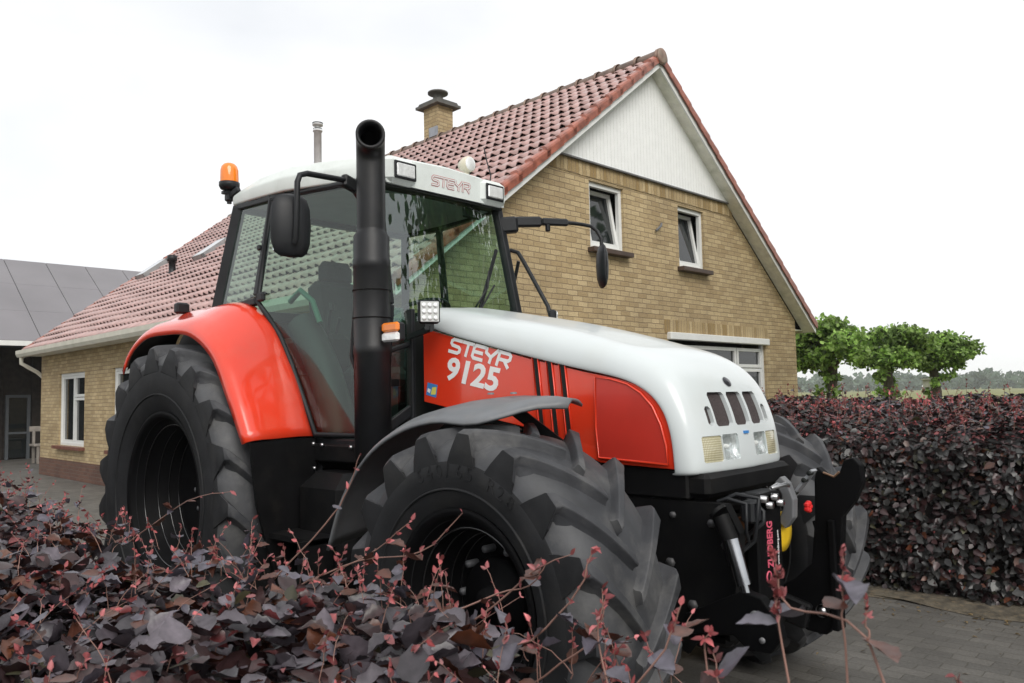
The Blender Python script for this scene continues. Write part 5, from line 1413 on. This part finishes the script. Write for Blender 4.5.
# ================================================================== TREES
def tree(name, label, loc, trunk_h, trunk_r, crown_c, crown_r, n_clump, per, leaf, seed, cols, cat="tree", group=None, tuft=0, flat=1.):
    global rng
    rng = np.random.default_rng(seed); R2 = random.Random(seed)
    root = empty(name, loc); tag(root, label, cat, group)
    b = MB()
    pts = []; rs = []
    for i in range(9):
        t = i / 8; pts.append((.04 * math.sin(t * 5 + seed), .04 * math.cos(t * 4 + seed), trunk_h * t)); rs.append(trunk_r * (1.35 - .5 * t + (.25 if i == 8 else 0) + .08 * math.sin(i * 2.7)) if i else trunk_r * 1.7)
    b.tube(pts, rs, 10)
    clumps = []
    for k in range(n_clump):
        a = R2.uniform(0, 2 * PI); q = R2.random() ** .5; zz = R2.uniform(-1, 1)
        rr2 = math.sqrt(max(0.05, 1 - zz * zz * .8))
        c = Vector((crown_c[0] + crown_r[0] * q * rr2 * math.cos(a), crown_c[1] + crown_r[1] * q * rr2 * math.sin(a), crown_c[2] + crown_r[2] * zz))
        clumps.append(c)
        if k % 2 == 0:
            p0 = Vector(pts[-1]) - Vector((0, 0, R2.uniform(0, .15) * trunk_h)); mid = p0.lerp(c, .5) + Vector((R2.gauss(0, .1), R2.gauss(0, .1), .12))
            b.tube([p0, mid, c], [trunk_r * .42, trunk_r * .25, trunk_r * .08], 6)
    for k in range(tuft): clumps.append(Vector((R2.gauss(0, trunk_r * 1.4), R2.gauss(0, trunk_r * 1.4), R2.uniform(.62, .98) * trunk_h)))
    b.build("trunk", BARK, root)
    P = []; C = []
    cr = min(crown_r) * (.56 if crown_r[0] > 2 else .62)
    for ci, c in enumerate(clumps):
        tn = ci >= n_clump; m_ = per // 3 if tn else per
        g = rng.normal(0, 1, (m_, 3)); g = unit(g) * (rng.random((m_, 1)) ** .45) * (cr * (.5 if tn else .7 + .6 * rng.random()))
        g[:, 2] *= (.75 if crown_r[0] > 2 else .6); g += rng.normal(0, .05, g.shape)
        P.append(np.array(c) + g)
        tone = .7 + .6 * rng.random(); base = np.array(cols[0]) * (1 - rng.random((m_, 1))) + np.array(cols[1]) * rng.random((m_, 1))
        C.append(base * tone)
    P = np.concatenate(P); C = np.concatenate(C); n = len(P)
    N = unit(rng.normal(0, .6, (n, 3)) + np.array([0, 0, .9]) + .5 * unit(P - np.array(crown_c))); D = unit(rng.normal(0, 1, (n, 3)) - np.array([0, 0, .35]))
    leaves("crown", P, D, N, leaf * (.6 + .8 * rng.random(n)), C, GREEN, root, False, 1.25)
    return root
GC = ((.14, .25, .05), (.32, .45, .13))
tree("plane_tree", "pruned green tree standing against the right end of the house wall", (-2.25, 15.0, 0), 2.2, .11, (-.25, 0, 2.55), (1.0, .9, .43), 52, 190, .10, 3, GC, "tree", "row of pruned green trees", 7)
tree("plane_tree", "middle tree of the pruned row behind the beech hedge", (-1.93, 17.7, 0), 2.2, .12, (.05, 0, 2.55), (.98, .9, .40), 52, 190, .10, 4, GC, "tree", "row of pruned green trees", 6)
tree("plane_tree", "rightmost tree of the pruned row, next to the open field", (-1.96, 21.8, 0), 2.2, .13, (.0, 0, 2.55), (1.02, .95, .40), 52, 190, .10, 5, GC, "tree", "row of pruned green trees", 4)
nb_ = empty("nest_box", (-2.08, 21.55, 1.5)); tag(nb_, "small pale box by the trunk of the rightmost pruned tree", "box")
PBX = mat("pale_box", (.5, .5, .42), .7, var=.2)
b = MB(); b.box((0, 0, .12), (.2, .18, .24), bev=.01); b.build("box_body", PBX, nb_)
b = MB(); b.box((0, -.02, .255), (.26, .26, .03), Matrix.Rotation(.2, 3, 'X')); b.build("box_roof", PBX, nb_)
DG = ((.025, .06, .014), (.06, .11, .03))
tree("broadleaf_tree", "tall leafy tree whose dark reflection shows in the tractor windscreen", (8.4, 7.0, 0), 4.0, .22, (0, 0, 6.8), (3.2, 3.2, 3.2), 56, 80, .30, 12, DG, "tree")
tree("broadleaf_tree", "tall leafy tree whose reflection shows in the attic windows", (11.0, 16.5, 0), 4.0, .25, (0, 0, 7.0), (4.2, 4.2, 5.0), 70, 80, .36, 13, DG, "tree")
# far woodland: one mass nobody could count
rng = np.random.default_rng(77)
P = []; C = []
for k in range(520):
    cx = rng.uniform(-420, 330); cy = rng.uniform(430, 500); h = rng.uniform(6.5, 10.5); r = rng.uniform(3, 6)
    m_ = 34
    g = unit(rng.normal(0, 1, (m_, 3))) * rng.random((m_, 1)) ** .4 * np.array([r, r, h * .5]) + np.array([cx, cy, h * .5])
    P.append(g); C.append((np.array([.085, .125, .085]) * (.7 + .6 * rng.random())) * (.8 + .4 * rng.random((m_, 1))))
P = np.concatenate(P); C = np.concatenate(C); n = len(P)
o = leaves("woodland", P, rng.normal(0, 1, (n, 3)), unit(rng.normal(0, 1, (n, 3)) + np.array([0, -.3, .5])), 2.6 * (.6 + .8 * rng.random(n)), C, GREEN, None, False, 1.4)
tag(o, "far line of green woodland along the edge of the field", "woodland", kind="stuff")

rng = np.random.default_rng(5)
n = 900
P = np.stack([rng.uniform(.5, 8, n), 2.85 - np.abs(rng.normal(0, .28, n)) , np.full(n, .006)], 1)
P2_ = np.stack([rng.uniform(-8, 8, 500), rng.uniform(-2, 3.4, 500), np.full(500, .006)], 1); P2_ = P2_[(P2_[:, 1] < 2.0) | (P2_[:, 0] > -1.4)]
P = np.concatenate([P, P2_]); n = len(P)
C = np.array([.26, .19, .10]) * (.3 + .9 * rng.random((n, 1)))
o = leaves("leaf_litter", P, rng.normal(0, 1, (n, 3)) * np.array([1, 1, .1]), unit(rng.normal(0, .18, (n, 3)) + np.array([0, 0, 1])), .012 + .028 * rng.random(n) ** 2, C, GREEN, None, False, .7)
tag(o, "dry leaf litter scattered on the pavers along the hedge foot", "leaf litter", kind="stuff")

# ---- light haze: one closed box of thin even air
hz_m = bpy.data.materials.new("haze_air"); hz_m.use_nodes = True
hn = hz_m.node_tree.nodes; hn.remove(hn["Principled BSDF"])
pv = hn.new("ShaderNodeVolumePrincipled"); pv.inputs['Color'].default_value = (.93, .96, 1, 1); pv.inputs['Density'].default_value = .0005; pv.inputs['Anisotropy'].default_value = .2
hz_m.node_tree.links.new(pv.outputs[0], hn["Material Output"].inputs['Volume'])
b = MB(); b.box((0, 240, 7.5), (1100, 620, 17.5)); o = b.build("haze", hz_m); tag(o, "thin pale haze in the air over the field", "haze", kind="stuff")
